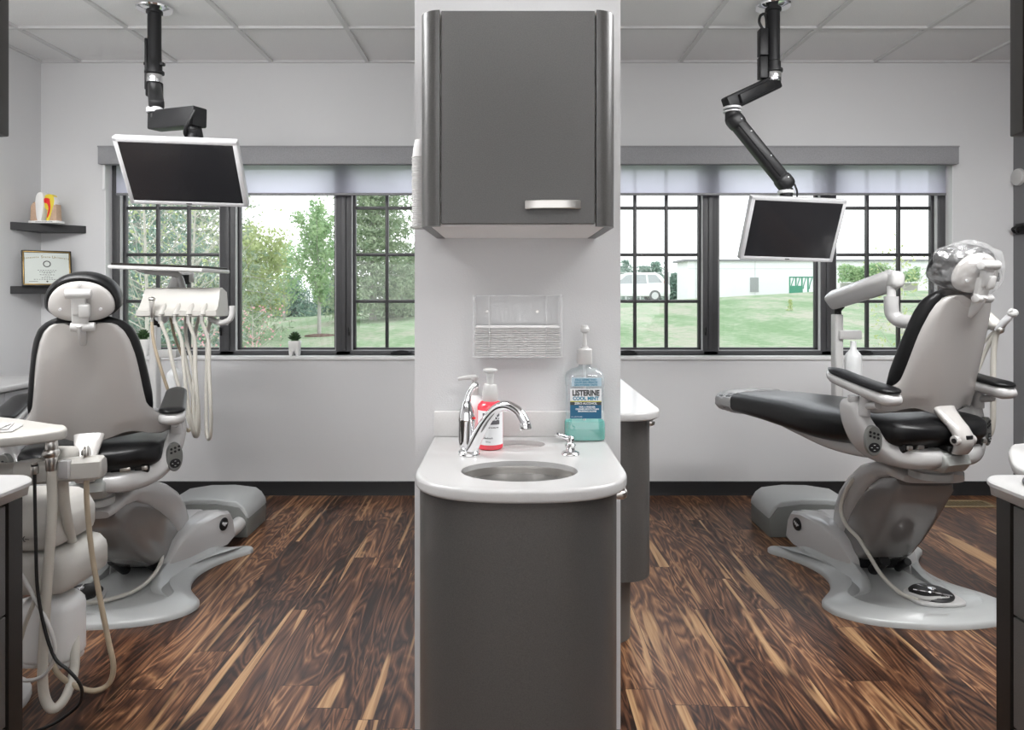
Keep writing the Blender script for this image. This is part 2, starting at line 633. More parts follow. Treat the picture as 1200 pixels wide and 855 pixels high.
def struct(name, b, material, parent=None, smooth=30):
    o = ob(name, b, material, parent, smooth=smooth)
    if parent is None:
        o['kind'] = 'structure'
    return o
# ================================================================== the room shell
YB = 4.43           # back wall
XL, XR = -2.966, 3.19
ZC = 2.738
YF = -2.6
WIN = ((-2.561, -0.323), (0.54, 2.809))
WZ0, WZ1 = 0.874, 2.16
YW = 4.50           # front of the window frames

# the floor's grain is laid out in room coordinates, so keep its origin at 0,0,0
fl = B().span(-4.4, 4.4, YF - .2, YB + .2, -0.12, 0.0)
floor = ob('floor', fl, M['floor'])
floor.data.transform(Matrix.Translation(floor.location))
floor.location = (0, 0, 0)
floor['kind'] = 'structure'

ce = B().span(-4.4, 4.4, YF - .2, YB + .2, ZC + 0.008, ZC + 0.12)
ceiling = struct('ceiling', ce, M['ceiling'])
gb = B()
gw = 0.024
for X in [-2.712 - .61, -2.712, -2.107, -1.502, -0.897]:
    gb.span(X - gw / 2, X + gw / 2, YF, YB, ZC - 0.004, ZC + 0.0085)
for X in [1.08, 1.70, 2.307, 2.915]:
    gb.span(X - gw / 2, X + gw / 2, YF, YB, ZC - 0.004, ZC + 0.0085)
for k in range(11):
    Y = 3.855 - 0.61 * k
    gb.span(XL, -0.279, Y - gw / 2, Y + gw / 2, ZC - 0.0045, ZC + 0.0085)
    gb.span(0.327, XR, Y - gw / 2, Y + gw / 2, ZC - 0.0045, ZC + 0.0085)
gb.span(XL, XR, YB - .018, YB, ZC - 0.0045, ZC + 0.0085)
gb.span(XL, XL + .018, YF, YB, ZC - 0.0048, ZC + 0.0085)
gb.span(XR - .018, XR, YF, YB, ZC - 0.0048, ZC + 0.0085)
ob('grid', gb, M['grid'], ceiling)

wb = B()
YO = YB + 0.2
wb.span(XL - .15, XR + .15, YB, YO, 0, WZ0)
wb.span(XL - .15, XR + .15, YB, YO, WZ1, ZC + .1)
wb.span(XL - .15, WIN[0][0], YB, YO, WZ0, WZ1)
wb.span(WIN[0][1], WIN[1][0], YB, YO, WZ0, WZ1)
wb.span(WIN[1][1], XR + .15, YB, YO, WZ0, WZ1)
struct('wall_back', wb, M['wall'])
struct('wall_left', B().span(XL - .15, XL, YF, YB, 0, ZC + .1), M['wall'])
struct('wall_right', B().span(XR, XR + .15, YF, YB, 0, ZC + .1), M['wall_dark'])
struct('wall_front', B().span(XL - .15, XR + .15, YF - .15, YF, 0, ZC + .1), M['wall'])
PX0, PX1, PY0, PY1 = -0.279, 0.327, 2.06, 3.55
struct('wall_center', B().span(PX0, PX1, PY0, PY1, 0, ZC + .05), M['wall'])
BH = 0.088
bb = B()
bb.prism([(0, 0), (0.012, 0), (0.008, 0.02), (0.006, BH - .004), (0.003, BH), (0, BH)], XL, XR, m=Matrix(((0, 0, 1, 0), (-1, 0, 0, YB), (0, 1, 0, 0), (0, 0, 0, 1))))
struct('baseboard_back', bb, M['black_base'])
struct('baseboard_left', B().span(XL, XL + .008, YF, YB - .02, 0, BH), M['black_base'])
struct('baseboard_right', B().span(XR - .008, XR, YF, YB - .02, 0, BH), M['black_base'])
bc = B().span(PX0 - .007, PX0, 2.2, PY1 + .007, 0, BH).span(PX0, PX1, PY1, PY1 + .007, 0, BH)
struct('baseboard_center', bc, M['black_base'])

# window sills
for n, (a, c) in enumerate(WIN):
    s = B().span(a - .004, c + .004, YB - .012, YW + .01, WZ0 - .018, WZ0 + .004, r=.003)
    struct('trim_%d' % (n + 1), s, M['white_trim'])


for n, x in enumerate((WIN[0][0], WIN[0][1], WIN[1][0], WIN[1][1])):  # white liners added on the reveals: window-lit brightness put into their colour
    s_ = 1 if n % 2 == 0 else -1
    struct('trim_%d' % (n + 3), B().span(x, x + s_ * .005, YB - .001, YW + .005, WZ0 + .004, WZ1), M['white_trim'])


def window(n, x0, x1):
    z0, z1 = WZ0 + .004, WZ1
    d0, d1 = YW, YW + .09
    w = x1 - x0
    f = B()
    ow = 0.052
    f.span(x0, x0 + ow, d0, d1, z0, z1, r=.006)
    f.span(x1 - ow, x1, d0, d1, z0, z1, r=.006)
    f.span(x0, x1, d0, d1, z0, z0 + .030, r=.006)
    f.span(x0, x1, d0, d1, z1 - .06, z1, r=.006)
    c1, c2 = x0 + w * .333, x0 + w * .667
    mw = 0.10
    for c in (c1, c2):
        f.span(c - mw / 2, c + mw / 2, d0, d1, z0, z1, r=.006)
        f.span(c - .018, c + .018, d0 - .012, d0 + .02, z0 + .03, z1 - .06, r=.004)
    root = ob('window_%d' % n, f, M['frame'])
    root['kind'] = 'structure'
    bays = ((x0 + ow, c1 - mw / 2, True), (c1 + mw / 2, c2 - mw / 2, False), (c2 + mw / 2, x1 - ow, True))
    za, zb = z0 + .030, z1 - .06
    for a, b, grid in bays:
        s = B()
        sw = 0.020
        q0, q1 = d0 + .045, d0 + .075
        s.span(a, a + sw, q0, q1, za, zb, r=.003).span(b - sw, b, q0, q1, za, zb, r=.003)
        s.span(a, b, q0, q1, za, za + .016, r=.003).span(a, b, q0, q1, zb - sw, zb, r=.003)
        so = ob('sash', s, M['frame'], root)
        if grid:
            g = B()
            gx0, gx1 = a + sw, b - sw
            for k in (1, 2):
                x = gx0 + (gx1 - gx0) * k / 3
                g.span(x - .0105, x + .0105, q0 + .002, q1 - .002, za, zb, r=.004)
            for k in range(1, 5):
                z = za + .012 + k * .3035
                if z < zb - .03:
                    g.span(gx0, gx1, q0 + .003, q1 - .003, z - .0105, z + .0105, r=.004)
            ob('muntin_grid', g, M['muntin'], so)
        ob('glass', B().span(a + .008, b - .008, d0 + .058, d0 + .062, za + .006, zb - .006), M['glass'], so, smooth=0)
        # pale aluminium strips whose colour carries the window light on the bay's side faces
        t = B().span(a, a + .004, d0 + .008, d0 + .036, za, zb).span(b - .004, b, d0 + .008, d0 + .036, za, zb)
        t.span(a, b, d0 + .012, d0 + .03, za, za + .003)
        ob('lit_side_strip', t, M['lit_side'], root)
        if grid:
            # lock lever on the stile that meets the mullion
            x = b + .012 if b < (x0 + x1) / 2 else a - .012
            L = B().box((x, d0 - .006, 1.03), (.014, .012, .05), .003)
            L.box((x, d0 - .016, 1.045), (.010, .012, .03), .003)
            ob('sash_lock', L, M['black'], root)
            cx = (a + b) / 2 if n == 1 else a + .16
            K = B().box((cx, d0 - .012, z0 + .016), (.13, .026, .018), .005)
            K.tube([(cx + .05, d0 - .024, z0 + .026), (cx, d0 - .03, z0 + .03), (cx - .05, d0 - .026, z0 + .024)], .006)
            ob('crank_handle', K, M['black'], root)
    return root


window(1, *WIN[0])
window(2, *WIN[1])


def blind(x0, x1, v0, v1, label, chain):
    t = thing('roller_blind', label, 'roller blind', ((x0 + x1) / 2, YB, 2.08), group='roller blinds over the two windows')
    v = B().span(v0, v1, YB - .055, YB + .0, 2.085, 2.192, r=.003)
    v.span(v0, v1, YB - .06, YB + .0, 2.190, 2.198)
    ob('valance', v, M['valance'], t)
    ob('shade_fabric', B().span(x0, x1, YB + .020, YB + .0215, 1.912, 2.15), M['shade'], t, smooth=0)
    ob('bottom_rail', B().span(x0, x1, YB + .012, YB + .030, 1.898, 1.914, r=.004), M['rail'], t)
    br = B().span(v0 + .012, v0 + .03, YB - .03, YB - .012, 1.93, 2.085, r=.004)
    if chain:
        ob('side_bracket', br, M['white_trim'], t)
    return t


blind(-2.50, WIN[0][1], -2.575, -0.282, 'grey roller blind pulled short over the window behind the left dental chair', True)
blind(0.53, 2.775, 0.33, 2.812, 'grey roller blind pulled short over the window behind the right dental chair', False)

# corner shelves on the left wall / back wall corner
def corner_shelf(z0, z1, label):
    g = .002
    o = ob('corner_shelf', B().prism([(XL + g, YB - g), (XL + g, YB - .276), (XL + .287, YB - g)], z0, z1, .0015, 1), M['black_shelf'])
    return tag(o, label, 'shelf')


corner_shelf(1.655, 1.702, 'black triangular corner shelf holding the tooth model')
corner_shelf(1.274, 1.320, 'black triangular corner shelf holding the framed diploma')

# tooth model on the upper shelf
TZ = 1.702
tm = thing('tooth_model', 'cutaway tooth model with yellow and red inside on the upper corner shelf', 'tooth model', (XL + .10, YB - .14, TZ))
tf = frame_from(P(54.5, 262, 4.27), (1, -.05, 0), (0, 0, 1))    # x right, y up, z to the viewer
tf.translation.z = TZ
k = 4.27 / 820


def tpoly(pts):
    return [((x - 54.5) * k, (262 - y) * k) for x, y in pts]


ob('plinth', B().box((0, .008, 0), (.185, .016, .07), .004, m=tf), M['enamel'], tm)
o_ = ob('lettering', from_me(B(), text_mesh('HUMAN MOLAR MODEL', .010), tf @ Matrix.Translation((0.01, .008, .0352))), M['ink'], tm)
ob('bone_block', B().prism(tpoly([(38, 259), (38.5, 242), (42, 237), (46, 240), (48, 259)]), -.025, .025, .004, m=tf), M['gum'], tm)
ob('bone_block', B().prism(tpoly([(61, 259), (64, 248), (66, 241), (69, 240), (70, 259)]), -.025, .025, .004, m=tf), M['gum'], tm)
ob('enamel_half', B().prism([(p[0], p[1]) for p in closed_spline([(*q, 0) for q in tpoly([(45, 232), (48, 226.5), (53, 226), (54.5, 232), (54.5, 245), (52, 258), (47, 259), (45, 245)])], 4)], -.03, .03, .006, m=tf), M['enamel'], tm)
ye = ob('dentine_half', B().prism([(p[0], p[1]) for p in closed_spline([(*q, 0) for q in tpoly([(55, 231), (59, 228), (64, 229), (66.5, 234), (65, 246), (61, 258), (56.5, 258), (58, 248), (55, 243)])], 4)], -.02, .02, .003, m=tf), M['tooth_yellow'], tm)
ob('pulp', B().prism([(p[0], p[1]) for p in closed_spline([(*q, 0) for q in tpoly([(55, 233), (60, 233), (61.5, 236), (62, 246), (59, 255), (58, 254), (60, 245), (58, 239), (55, 238)])], 3)], .018, .023, .001, m=tf), M['tooth_red'], ye)
ob('enamel_edge', B().prism(tpoly([(66, 231), (68, 236), (66.5, 248), (63, 258), (61.5, 258), (65.5, 246), (66.8, 236)]), -.02, .022, .002, m=tf), M['enamel'], tm)

# diploma on the lower shelf, leaning back into the corner
dip = thing('framed_diploma', 'framed diploma in a black and gold frame leaning on the lower corner shelf', 'diploma', (XL + .12, YB - .13, 1.320))
c_bl, c_br, c_tl = P(24.5, 335.2, 4.17), P(84.5, 335.2, 4.33), P(23.5, 293.5, 4.205)
c_bl.z = c_br.z = 1.3205
c_bl.x = max(c_bl.x, XL + .06)
df = frame_from((c_bl + c_br) / 2, c_br - c_bl, c_tl - c_bl)
DW = (c_br - c_bl).length
DH = 0.222
fr = B()
for (x0, x1, y0, y1) in ((-DW / 2, DW / 2, 0, .014), (-DW / 2, DW / 2, DH - .014, DH), (-DW / 2, -DW / 2 + .014, .014, DH - .014), (DW / 2 - .014, DW / 2, .014, DH - .014)):
    fr.box(((x0 + x1) / 2, (y0 + y1) / 2, 0), (x1 - x0, y1 - y0, .016), .002, m=df)
fo = ob('outer_frame', fr, M['black'], dip)
fr = B()
for (x0, x1, y0, y1) in ((-DW / 2 + .006, DW / 2 - .006, .006, .013), (-DW / 2 + .006, DW / 2 - .006, DH - .013, DH - .006), (-DW / 2 + .006, -DW / 2 + .013, .006, DH - .006), (DW / 2 - .013, DW / 2 - .006, .006, DH - .006)):
    fr.box(((x0 + x1) / 2, (y0 + y1) / 2, .007), (x1 - x0, y1 - y0, .006), .001, m=df)
ob('gilt_edge', fr, M['gold'], fo)
ds = ob('diploma_sheet', B().box((0, DH / 2, 0), (DW - .02, DH - .02, .006), m=df), mat('cream_certificate', (0.60, 0.64, 0.60), .5), dip)
tx, tg = B(), B()
word = 'Minnesota State University'
R_, cy = .62, DH - .040 - .62
a0 = .205
words_ = []
for i, ch in enumerate(word):
    if ch == ' ':
        continue
    a = -a0 + 2 * a0 * (i + .5) / len(word)
    big = ch.isupper()
    if big:
        words_.append(B())
    mm = df @ Matrix.Translation((R_ * math.sin(a), cy + R_ * math.cos(a), .0035)) @ rotz(-a)
    from_me(words_[-1], text_mesh(ch, .023 if big else .016, bold=.0004), mm)
for tg in words_:
    ob('lettering', tg, M['ink_gold'], ds)
for y, w in ((.098, .10), (.088, .085), (.081, .045), (.070, .08), (.060, .03), (.051, .06), (.041, .14)):
    n = max(3, int(w / .012))
    for i in range(n):
        tx.box((-w / 2 + w * (i + .5) / n, y, .0032), (w / n * random.uniform(.5, .8), .0028, .0004), m=df)
for x in (-.07, .07):
    tx.box((x, .028, .0032), (.045, .0022, .0004), m=df)
tx.cyl(df @ Vector((0, .028, .003)), df @ Vector((0, .028, .0036)), .005)
ob('lettering', tx, M['ink'], ds)
sl = B()
sl.loft([[df @ Vector((r * math.cos(2 * PI * i / 32), .138 + r * math.sin(2 * PI * i / 32), z)) for i in range(32)] for r, z in ((.0205, .003), (.0205, .0036), (.0150, .0036), (.0150, .003))], cap=False)
ob('seal', sl, M['ink'], ds)

# floor registers
def register(x0, x1, y0, y1, label):
    t = thing('floor_register', label, 'floor vent', ((x0 + x1) / 2, (y0 + y1) / 2, 0), group='brass floor registers by the back wall')
    f = B()
    w = .022
    f.span(x0, x1, y0, y0 + w, 0.0003, .006, r=.002).span(x0, x1, y1 - w, y1, 0.0003, .006, r=.002)
    f.span(x0, x0 + w, y0, y1, 0.0003, .006, r=.002).span(x1 - w, x1, y0, y1, 0.0003, .006, r=.002)
    ob('border', f, M['brass'], t)
    g = B()
    n = 14
    for i in range(n):
        x = x0 + w + (x1 - x0 - 2 * w) * (i + .5) / n
        g.span(x - .006, x + .006, y0 + w, y1 - w, .0008, .0045)
    g.span(x0 + w, x1 - w, y0 + w, y1 - w, .0003, .0012)
    ob('louvre_plate', g, mat('dull_brass_louvres', (.15, .115, .06), .5, .3), t)


register(-2.30, -1.93, 4.17, 4.31, 'brass floor register by the back wall behind the left dental chair')
register(2.55, 2.92, 4.17, 4.31, 'brass floor register by the back wall behind the right dental chair')

# potted succulents in tooth-shaped pots on the left window sill
def succulent(x, label, s=1.0):
    y, z = YB + .035, WZ0 + .004
    t = thing('potted_succulent', label, 'potted plant', (x, y, z))
    p = B()
    rings = []
    for zz, a, e in ((.030, .031, 3), (.045, .036, 3), (.07, .039, 3), (.092, .040, 3), (.096, .038, 3), (.096, .030, 3), (.08, .028, 3)):
        rings.append([(x + q[0] * s, y + q[1] * s, z + zz * s) for q in superell(a, a * .8, 28, e)])
    p.loft(rings)
    for sx in (-1, 1):
        for sy in (-1, 1):
            p.tube([(x + sx * .017 * s, y + sy * .012 * s, z + .045 * s), (x + sx * .019 * s, y + sy * .014 * s, z + .02 * s), (x + sx * .021 * s, y + sy * .015 * s, z)], [.018 * s, .015 * s, .009 * s], 10)
    ob('tooth_pot', p, M['enamel'], t)
    l = B()
    rr = random.Random(3)
    for ring, (n, rad, up) in enumerate(((7, .042, .012), (8, .034, .022), (6, .022, .032), (4, .010, .038))):
        for i in range(n):
            a = 2 * PI * (i + .5 * ring) / n + rr.uniform(-.2, .2)
            c = Vector((x + rad * .6 * math.cos(a) * s, y + rad * .6 * math.sin(a) * s, z + (.098 + up) * s))
            mm = Matrix.Translation(c) @ rotz(a) @ Matrix.Rotation(-.5 - .2 * ring, 4, 'Y')
            l.ball((0, 0, 0), .016 * s, (1.3, .62, .34), 8, m=mm)
    l.ball((x, y, z + .095 * s), .026 * s, (1, .8, .4), 8)
    ob('leaves', l, M['leaf_dark'], t)


succulent((345.5 - VX) / F * 4.465, 'small succulent in a white tooth shaped pot in the middle of the left window sill')
succulent((168 - VX) / F * 4.465, 'succulent in a white tooth shaped pot half hidden behind the left dental chair', 1.1)
# ================================================================== the centre sink unit
CX = 0.0275
CZ = 0.865


def counter_outline(hw, yb, ys, yf, n=20, e=2.5, cx=CX):
    """straight sides back to yb, super-elliptic nose from ys out to yf"""
    pts = [(cx - hw, yb), (cx - hw, ys)]
    for i in range(1, 2 * n):
        t = PI * i / (2 * n)
        c, s = math.cos(t), math.sin(t)
        pts.append((cx - hw * math.copysign(abs(c) ** (2 / e), c), ys - (ys - yf) * abs(s) ** (2 / e)))
    pts += [(cx + hw, ys), (cx + hw, yb)]
    return pts


SINK = (0.0235, 1.657, 0.138, 0.096)
sink_hole = [(SINK[0] + SINK[2] * math.cos(2 * PI * i / 56), SINK[1] + SINK[3] * math.sin(2 * PI * i / 56)) for i in range(56)]
CHUTE = (0.027, 1.945, 0.072, 0.052)
chute_hole = [(CHUTE[0] + CHUTE[2] * math.cos(2 * PI * i / 48), CHUTE[1] + CHUTE[3] * math.sin(2 * PI * i / 48)) for i in range(48)]

base = thing('sink_cabinet', 'round fronted grey laminate sink cabinet in the middle of the room', 'cabinet', (CX, 1.8, 0))
bo = counter_outline(0.2355, 2.058, 1.70, 1.525, cx=0.021)
ob('body', B().prism(bo, .09, .834, 0), M['laminate'], base, smooth=25)
ob('toe_kick', B().prism(counter_outline(0.19, 2.058, 1.75, 1.585, cx=.021), 0, .092), M['black_base'], base)
h = B()
h.tube([(.2565, 1.76, .80), (.277, 1.755, .80), (.281, 1.72, .80), (.277, 1.685, .80), (.2545, 1.68, .80)], .006, 8, flat=1.6)
ob('door_handle', h, M['nickel'], base)

ct = thing('sink_counter', 'white rounded countertop with oval sink cut-out on the grey centre cabinet', 'countertop', (CX, 1.8, .835))
me = curve_mesh([counter_outline(.2345, 2.045, 1.68, 1.507), sink_hole, chute_hole], .013, 0)
ob('top', from_me(B(), me, Matrix.Translation((0, 0, CZ - .00635))), M['solid_surface'], ct, smooth=40)
me = curve_mesh([counter_outline(.2495, 2.058, 1.68, 1.492), counter_outline(.2185, 2.027, 1.68, 1.523)], .030, .009, 4)
ob('drop_edge', from_me(B(), me, Matrix.Translation((0, 0, CZ - .015))), M['solid_surface'], ct, smooth=40)
bs = B().box((CX, 2.051, CZ + .037), (.497, .015, .073), .003)
ob('backsplash', bs, M['splash'], ct)
# waste chute sleeve under the small round opening
cs = B()
cs.loft([[(CHUTE[0] + a * math.cos(2 * PI * i / 40), CHUTE[1] + a * CHUTE[3] / CHUTE[2] * math.sin(2 * PI * i / 40), z) for i in range(40)] for a, z in ((.0765, CZ - .026), (.0765, CZ - .0135), (.069, CZ - .0135), (.066, CZ - .022), (.0001, CZ - .023))])
ob('chute_cover', cs, M['splash'], ct)

sk = thing('sink_basin', 'oval brushed steel sink basin set into the white counter', 'sink', (SINK[0], SINK[1], .70))
rings = []
for s, z in ((1.10, CZ - .0135), (1.02, CZ - .0135), (1.01, CZ - .02), (.99, CZ - .10), (.90, CZ - .135), (.70, CZ - .15), (.2, CZ - .155), (.19, CZ - .158)):
    rings.append([(SINK[0] + SINK[2] * s * math.cos(2 * PI * i / 56), SINK[1] + SINK[3] * s * math.sin(2 * PI * i / 56), z) for i in range(56)])
ob('bowl', B().loft(rings, cap=False), M['steel'], sk)
ob('drain', B().lathe([(.0, .0), (.028, 0), (.03, .003), (.022, .004), (.02, .001), (0, .001)], (SINK[0], SINK[1], CZ - .157), 24), M['chrome'], sk)

# faucet
fb = P(549.5, 533, 1.815)
fb.z = CZ
fa = thing('faucet', 'chrome single lever faucet with arched spout beside the sink', 'faucet', fb)
ob('base_ring', B().lathe([(0, 0), (.027, 0), (.0285, .003), (.027, .006), (.0285, .009), (.026, .0125), (.02, .015), (0, .015)], fb, 32), M['chrome'], fa)
bd = B()
bd.lathe([(0, .013), (.012, .014), (.0195, .022), (.021, .04), (.0205, .085), (.0215, .09), (.0215, .094), (.019, .112), (.012, .135), (.009, .142), (0, .143)], fb + Vector((-.006, 0, 0)), 28)
ob('valve_body', bd, M['chrome'], fa)
lv = [fb + Vector(v) for v in ((-.006, 0, .135), (-.001, .001, .155), (.008, .002, .172), (.017, .003, .180), (.024, .004, .181))]
ob('lever', B().tube(lv, [.010, .008, .0075, .0085, .007], 12), M['chrome'], fa)
ob('temperature_dot', B().ball(fb + Vector((.0145, -.012, .098)), .0035), M['tooth_red'], fa)
sp = [fb + Vector((.003, -.004, .012)), fb + Vector((.022, -.014, .05)), fb + Vector((.048, -.034, .098)), fb + Vector((.075, -.058, .131)), fb + Vector((.102, -.080, .140)), fb + Vector((.128, -.10, .129)), fb + Vector((.142, -.112, .108)), fb + Vector((.1435, -.114, .098))]
ob('spout', B().tube(sp, [.019, .016, .0135, .0125, .0125, .0125, .0125, .0125], 18), M['chrome'], fa)
tipv = (sp[-1] - sp[-2]).normalized()
ob('aerator', B().cyl(sp[-1] - tipv * .006, sp[-1] + tipv * .010, .0142, n=24, bev=.002), M['chrome'], fa)

# small chrome lever tap
tb = P(668.5, 534.5, 1.82)
tb.z = CZ
tp = thing('drinking_tap', 'small chrome lever tap on the right of the oval sink', 'tap', tb)
ob('base_ring', B().lathe([(0, 0), (.0235, 0), (.0245, .003), (.022, .007), (.012, .011), (.011, .016), (.0145, .020), (.0145, .025), (.009, .029), (.0075, .034), (.010, .036), (.010, .044), (.006, .048), (0, .048)], tb, 28), M['chrome'], tp)
ob('lever', B().tube([tb + Vector((.0, 0, .042)), tb + Vector((-.016, -.004, .046)), tb + Vector((-.033, -.010, .053)), tb + Vector((-.040, -.013, .057))], [.0075, .006, .005, .006], 12), M['chrome'], tp)


# bottles -------------------------------------------------------------
# red foaming soap
c = P(574.5, 526, 1.895)
c.z = CZ
so = thing('soap_bottle', 'red foaming soap bottle with white label and white pump behind the faucet', 'soap bottle', c)
R = .0345
ob('body', B().lathe([(0, .0), (R - .006, 0), (R - .001, .003), (R, .009), (R, .112), (R - .002, .119), (R - .008, .126), (.018, .129), (0, .129)], c, 32), M['pink_soap'], so)
ob('collar', B().lathe([(0, .127), (.0195, .127), (.021, .132), (.021, .152), (.0195, .160), (.0185, .17), (.016, .174), (0, .174)], c, 28), M['plastic_white'], so)
ob('pump_head', B().lathe([(0, .172), (.009, .172), (.009, .192), (.0105, .193), (.0105, .203), (.014, .206), (.0195, .209), (.0195, .213), (.014, .216), (0, .217)], c, 28), M['plastic_white'], so)


def wrap_label(b, c, r, a0, a1, z0, z1, t=.0006, n=24):
    out = []
    for z, rr in ((z0, r), (z0, r + t), (z1, r + t), (z1, r)):
        out.append([(c[0] + rr * math.cos(a0 + (a1 - a0) * i / n), c[1] + rr * math.sin(a0 + (a1 - a0) * i / n), c[2] + z) for i in range(n + 1)])
    v, f = [], []
    for ring in out:
        v += ring
    m = n + 1
    for k in range(4):
        for i in range(n):
            a, bb = k * m, ((k + 1) % 4) * m
            f.append((a + i, a + i + 1, bb + i + 1, bb + i))
    f.append((0, m, 2 * m, 3 * m))
    f.append((n, 3 * m + n, 2 * m + n, m + n))
    b.raw(v, f)
    return b


def wrap_text(b, c, r, ang, z, body, size, bold=0.0, sx=1.0, t=.0013):
    me = text_mesh(body, size, bold=bold, sx=sx)
    for v in me.vertices:
        a = ang + v.co.x / r
        rr = r + t + v.co.z
        y = v.co.y
        v.co = (c[0] + rr * math.cos(a), c[1] + rr * math.sin(a), c[2] + z + y)
    return from_me(b, me)


fa_ = -PI / 2 + .05
lb = ob('label', wrap_label(B(), c, R + .0003, fa_ - 1.25, fa_ + 1.25, .015, .106), M['label_white'], so)
ob('dark_panel', wrap_label(B(), c, R + .0011, fa_ - .62, fa_ + .72, .070, .100), M['label_grey'], lb)
tb_ = B()
wrap_text(tb_, c, R + .001, fa_ + .06, .086, 'HANDS', .015, .0003)
ob('lettering', tb_, M['label_white'], lb)
tb_ = B()
for a_, z_, s_, body_ in ((0, .062, .0042, 'antibacterial foaming soap'), (-.2, .034, .0062, 'Handwash'), (-.2, .024, .004, '7.5 fl oz')):
    ob('lettering', wrap_text(B(), c, R, fa_ + a_, z_, body_, s_, .0001), M['ink'], lb)

# white lotion pump bottle, mostly behind
c = P(556, 524, 1.965)
c.z = CZ
lo = thing('lotion_bottle', 'milky white pump bottle standing behind the red soap bottle', 'pump bottle', c)
ob('body', B().lathe([(0, 0), (.030, 0), (.034, .004), (.035, .02), (.035, .100), (.031, .118), (.018, .130), (.011, .134), (0, .134)], c, 28), M['bottle'], lo)
ob('pump_head', B().lathe([(0, .132), (.0105, .132), (.0105, .155), (.006, .157), (.006, .176), (.0115, .178), (.0115, .186), (.0, .187)], c, 24).tube([c + Vector((.004, 0, .183)), c + Vector((-.025, -.002, .182)), c + Vector((-.046, -.004, .1785))], [.0085, .0062, .0045], 10), M['plastic_white'], lo)

# mouth rinse bottle
c = P(685, 515, 2.005)
c.z = CZ
c.y = 2.003
mw = thing('mouthwash_bottle', 'large clear mouthwash bottle with teal liquid, blue label and white pump', 'mouthwash bottle', c)


def mring(a, b, z, e=4):
    return [(c[0] + q[0], c[1] + q[1], c[2] + z) for q in superell(a, b, 40, e)]


ob('body', B().loft([mring(.052, .026, 0), mring(.0565, .031, .003), mring(.0575, .032, .012), mring(.0575, .032, .050), mring(.0545, .0295, .060), mring(.0535, .0285, .068), mring(.0535, .0285, .150), mring(.0555, .030, .160), mring(.0555, .030, .180), mring(.052, .027, .192, 3.5), mring(.040, .021, .202, 3), mring(.024, .016, .207, 2.2), mring(.0175, .0165, .210, 2), mring(.0175, .0165, .226, 2)]), M['clear_plastic'], mw)
ob('liquid', B().loft([mring(.051, .025, .002), mring(.0555, .030, .005), mring(.0562, .0308, .012), mring(.0562, .0308, .050), mring(.0542, .0290, .0555)]), M['mint'], mw)
cap = ob('pump_cap', B().lathe([(0, .217), (.0215, .217), (.0225, .219), (.0215, .258), (.019, .261), (.012, .262), (.011, .266), (0, .266)], c, 28), M['plastic_white'], mw)
ob('pump_stem', B().lathe([(0, .264), (.0075, .264), (.006, .29), (.0055, .305), (.008, .306), (.0135, .310), (.0140, .318), (.011, .322), (.010, .327), (0, .328)], c, 20), M['plastic_white'], mw)
ob('dip_tube', B().cyl(c + Vector((0, 0, .012)), c + Vector((0, 0, .218)), .0038, n=10), M['bottle'], mw)
yf = c.y - .0300


def flat(x0, x1, z0, z1, mt, name, par, d=.0006):
    return ob(name, B().span(c.x + x0, c.x + x1, yf - d, yf + .0006, c.z + z0, c.z + z1, r=.0002, seg=1), mt, par)


lbl = flat(-.044, .044, .066, .150, M['label_white'], 'label', mw)
flat(-.044, .044, .066, .104, M['label_blue'], 'blue_band', lbl, .0009)
flat(-.044, .044, .104, .113, M['ink'], 'black_band', lbl, .0009)
flat(-.044, .044, .113, .1155, M['yellow_line'], 'yellow_stripe', lbl, .0009)
yf -= .0018
lbt = flat(-.040, .044, .157, .181, M['label_pale'], 'upper_label', mw)
yf += .0018
TM = Matrix(((1, 0, 0, 0), (0, 0, -1, 0), (0, 1, 0, 0), (0, 0, 0, 1)))


def mtext(body, size, x, z, mt, par, bold=0, sx=1.0, dy=.0014):
    mm = Matrix.Translation((c.x + x, yf - dy, c.z + z)) @ TM
    return ob('lettering', from_me(B(), text_mesh(body, size, bold=bold, sx=sx), mm), mt, par, smooth=0)


mtext('LISTERINE', .0215, 0, .1375, M['ink'], lbl, .0010, .80)
mtext('COOL MINT', .0135, 0, .1225, M['teal_ink'], lbl, .0006, .98)
mtext('ZERO ALCOHOL', .0088, 0, .1085, M['label_white'], lbl, .0002, .95)
mtext('FOR A FRESHER', .0065, .004, .0985, M['label_white'], lbl, .0002)
mtext('CLEANER MOUTH THAN', .0062, .004, .0925, M['label_white'], lbl, .0002, .95)
mtext('BRUSHING ALONE', .0062, .004, .0865, M['label_white'], lbl, .0002)
mtext('1.5 L (50.7 FL OZ)', .0042, -.026, .071, M['label_white'], lbl)
mtext('KILLS GERMS THAT', .0070, 0, .1755, M['teal_ink'], lbt, .0002, dy=.0036)
mtext('CAUSE BAD BREATH', .0070, 0, .1685, M['teal_ink'], lbt, .0002, dy=.0036)
mtext('LESS INTENSE TASTE', .0070, 0, .1612, M['teal_ink'], lbt, .0002, dy=.0036)

# wall cabinet ---------------------------------------------------------
WC0, WC1 = 1.4455, 1.955
wc = thing('wall_cabinet', 'dark grey laminate wall cabinet with rounded sides above the sink', 'cabinet', (.0235, 1.9, WC0))
yf0, hw, rr = 1.657, .2335, .048
cx = .0205


def side_poly(s):
    pts = [(cx + s * (hw - .024), 2.059), (cx + s * hw, 2.059), (cx + s * hw, yf0 + rr)]
    for i in range(1, 10):
        a = PI / 2 * i / 9
        pts.append((cx + s * (hw - rr + rr * math.cos(a)), yf0 + rr - rr * math.sin(a)))
    pts += [(cx + s * (hw - rr), yf0 + .02), (cx + s * (hw - .024), yf0 + .03)]
    return pts if s < 0 else pts[::-1]


